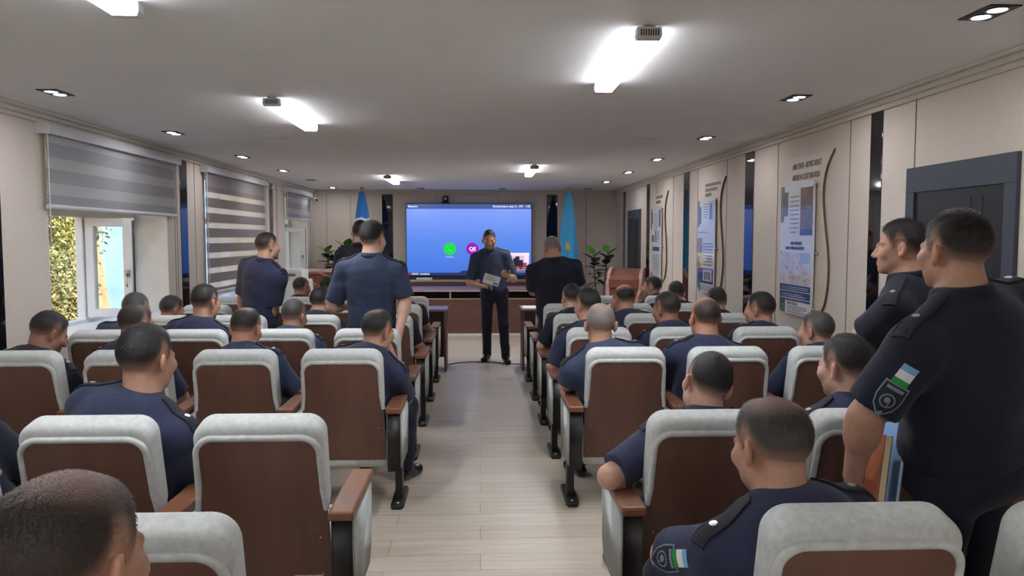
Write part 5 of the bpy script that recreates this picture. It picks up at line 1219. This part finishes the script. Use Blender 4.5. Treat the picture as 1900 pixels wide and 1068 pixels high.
slab_thing('paper_sheet', 'white printed sheet in the hand of the presenter in the aisle', 'paper', pw_, (.95, .05, -.28), (.25, -.25, .9), .2, .13, .002, sheet)
# ------------------------------------------------------------------ the hillside outside
def hill_z(x, y):
    d = -(x+5.2); q = min(1, max(0, (x+.50*y+.35)/1.5)); return -1.6+max(0, d)*.95*(1-q*q*(3-2*q))-1.2*q+.25*math.sin(x*1.3+y*.7)+.18*math.sin(x*2.9-y*1.7)+.12*math.sin(y*3.1+x*4)
nx, ny = 90, 130; V = []; Q = []
for i in range(nx+1):
    for j in range(ny+1):
        x = -4.2-24*(i/nx)**1.4; y = -2+44*j/ny; V.append((x, y, hill_z(x, y)+random.uniform(-.03, .03)))
for i in range(nx):
    for j in range(ny): a = i*(ny+1)+j; Q.append((a, a+1, a+ny+2, a+ny+1))
me = np_mesh('hillside', np.array(V), np.array(Q))
def hill_mat():
    m, nt, b = new_mat('hillside'); n = noise(nt, 1.6, 8, .7); r = ramp(nt, n.outputs['Fac'], [(.3, srgb(96, 88, 50)), (.48, srgb(176, 142, 92)), (.6, srgb(200, 166, 116)), (.74, srgb(150, 140, 74))])
    nt.links.new(r.outputs['Color'], b.inputs['Base Color']); b.inputs['Roughness'].default_value = .95; n2 = noise(nt, 14, 5); bump(nt, b, n2.outputs['Fac'], .8, .1); return m
h_ = mesh_obj('hillside', me, hill_mat()); h_['kind'] = 'structure'
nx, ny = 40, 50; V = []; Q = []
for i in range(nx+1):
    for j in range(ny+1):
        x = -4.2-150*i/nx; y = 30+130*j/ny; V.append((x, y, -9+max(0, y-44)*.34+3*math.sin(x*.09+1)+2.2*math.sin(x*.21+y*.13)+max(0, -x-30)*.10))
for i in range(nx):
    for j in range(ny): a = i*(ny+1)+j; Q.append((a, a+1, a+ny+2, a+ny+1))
fh = mesh_obj('far_hillside', np_mesh('far_hillside', np.array(V), np.array(Q)), mat('haze_blue_far_slope', (112, 132, 150), .95, .12, .15)); fh['kind'] = 'structure'  # distance haze is put into the slope's bluish base colour
M['bush'] = attr_mat('bush_leaf', 'Col', .7); M['bark'] = mat('bark', (86, 66, 48), .9, .15, 20, .3)
def bush(label, x, y, R, H, nl, pal, seed, name='bush'):
    rg = np.random.default_rng(seed); z0 = hill_z(x, y); t = thing(name, label, 'bush' if name == 'bush' else 'tree', (x, y, z0-.05), 'greenery on the hillside')
    st = MB()
    for k in range(5):
        a = k*1.3+seed; st.tube([(0, 0, 0), (.25*R*math.cos(a), .25*R*math.sin(a), H*.45), (.6*R*math.cos(a), .6*R*math.sin(a), H*.85)], [.05*R+.01, .03*R+.008, .008], 6)
    st.build('branches', M['bark'], t)
    P = rg.normal(0, 1, (nl, 3)); P /= np.linalg.norm(P, axis=1)[:, None]; lump = 1+.28*np.sin(P[:, 0]*7+seed)*np.sin(P[:, 1]*6+1)*np.sin(P[:, 2]*5+seed*2)
    P = P*(rg.uniform(.35, 1, nl)**.5*lump)[:, None]*np.array((R, R, H*.5))+np.array((0, 0, H*.58))
    a = rg.normal(0, 1, (nl, 3)); a /= np.linalg.norm(a, axis=1)[:, None]; b = np.cross(a, rg.normal(0, 1, (nl, 3))); b /= np.linalg.norm(b, axis=1)[:, None]
    L = rg.uniform(.025, .06, nl)[:, None]*(.7+.3*R); V = np.concatenate([P-a*L, P+b*L*.45, P+a*L, P-b*L*.45]); Q = np.stack([np.arange(nl)+k*nl for k in range(4)], 1)
    pl = np.array([srgb(*c)[:3] for c in pal]); C = pl[rg.integers(0, len(pal), nl)]*rg.uniform(.75, 1.25, (nl, 1)); me = np_mesh('foliage', V, Q); set_col(me, np.concatenate([C]*4)); mesh_obj('foliage', me, M['bush'], t, False)
YG = [(206, 204, 110), (180, 180, 92), (216, 200, 130), (150, 152, 84)]; DG = [(120, 124, 84), (140, 140, 90), (104, 104, 70)]; DRY = [(190, 156, 100), (170, 132, 86), (206, 180, 126), (150, 140, 80)]
rb = random.Random(5); names = ('yellow green bush', 'dull dark green shrub', 'dry brown bush')
spots = [(-6.0, 10.2), (-6.9, 11.9), (-8.3, 12.6), (-7.9, 14.6), (-9.6, 14.6), (-9.2, 17.0), (-11.0, 17.2), (-10.6, 19.6), (-12.3, 20.4), (-4.5, 18.2), (-5.3, 20.2), (-4.6, 21.6)]
for i, (x, y) in enumerate(spots):
    k = (0, 1, 2, 0, 2)[i % 5]; R = rb.uniform(.6, 1.0); bush('%s growing on the sunny hillside outside the windows' % names[k], x, y, R, R*rb.uniform(1.2, 2.0), 5200, (YG, DG, DRY)[k], i+1)
for i, (x, y) in enumerate(((-7.4, 13.2), (-10.6, 18.6), (-4.9, 23.5))):
    bush('tall yellow green tree on the slope above the bushes outside', x, y, 1.2, 4.0, 9000, YG+DG, 50+i, 'tree')
# ------------------------------------------------------------------ light
w = bpy.data.worlds.new('sky'); SC.world = w; w.use_nodes = True; nt = w.node_tree; bg = nt.nodes['Background']
sky = nt.nodes.new('ShaderNodeTexSky'); sky.sky_type = 'NISHITA'; sky.sun_disc = False; sky.sun_elevation = R_(48); sky.sun_rotation = R_(90); sky.air_density = 1.2; sky.dust_density = 1.5
nt.links.new(sky.outputs[0], bg.inputs['Color']); bg.inputs['Strength'].default_value = .34
sl = bpy.data.lights.new('sun', 'SUN'); sl.energy = 5.5; sl.angle = R_(.6); sl.color = (1, .95, .86); so_ = bpy.data.objects.new('sun', sl); COL.objects.link(so_)
so_.rotation_euler = Vector((-.62, .25, -.74)).to_track_quat('-Z', 'Y').to_euler()
vs = SC.view_settings; vs.view_transform = 'Standard'; vs.look = 'None'; vs.exposure = 0.98; vs.gamma = 1.0; vs.use_curve_mapping = False
cy = SC.cycles; cy.use_denoising = True
try: cy.denoiser = 'OPENIMAGEDENOISE'
except Exception: pass
cy.max_bounces = 8; cy.diffuse_bounces = 4; cy.glossy_bounces = 4; cy.transmission_bounces = 4; cy.transparent_max_bounces = 12; cy.sample_clamp_indirect = 6.0; cy.caustics_reflective = False; cy.caustics_refractive = False
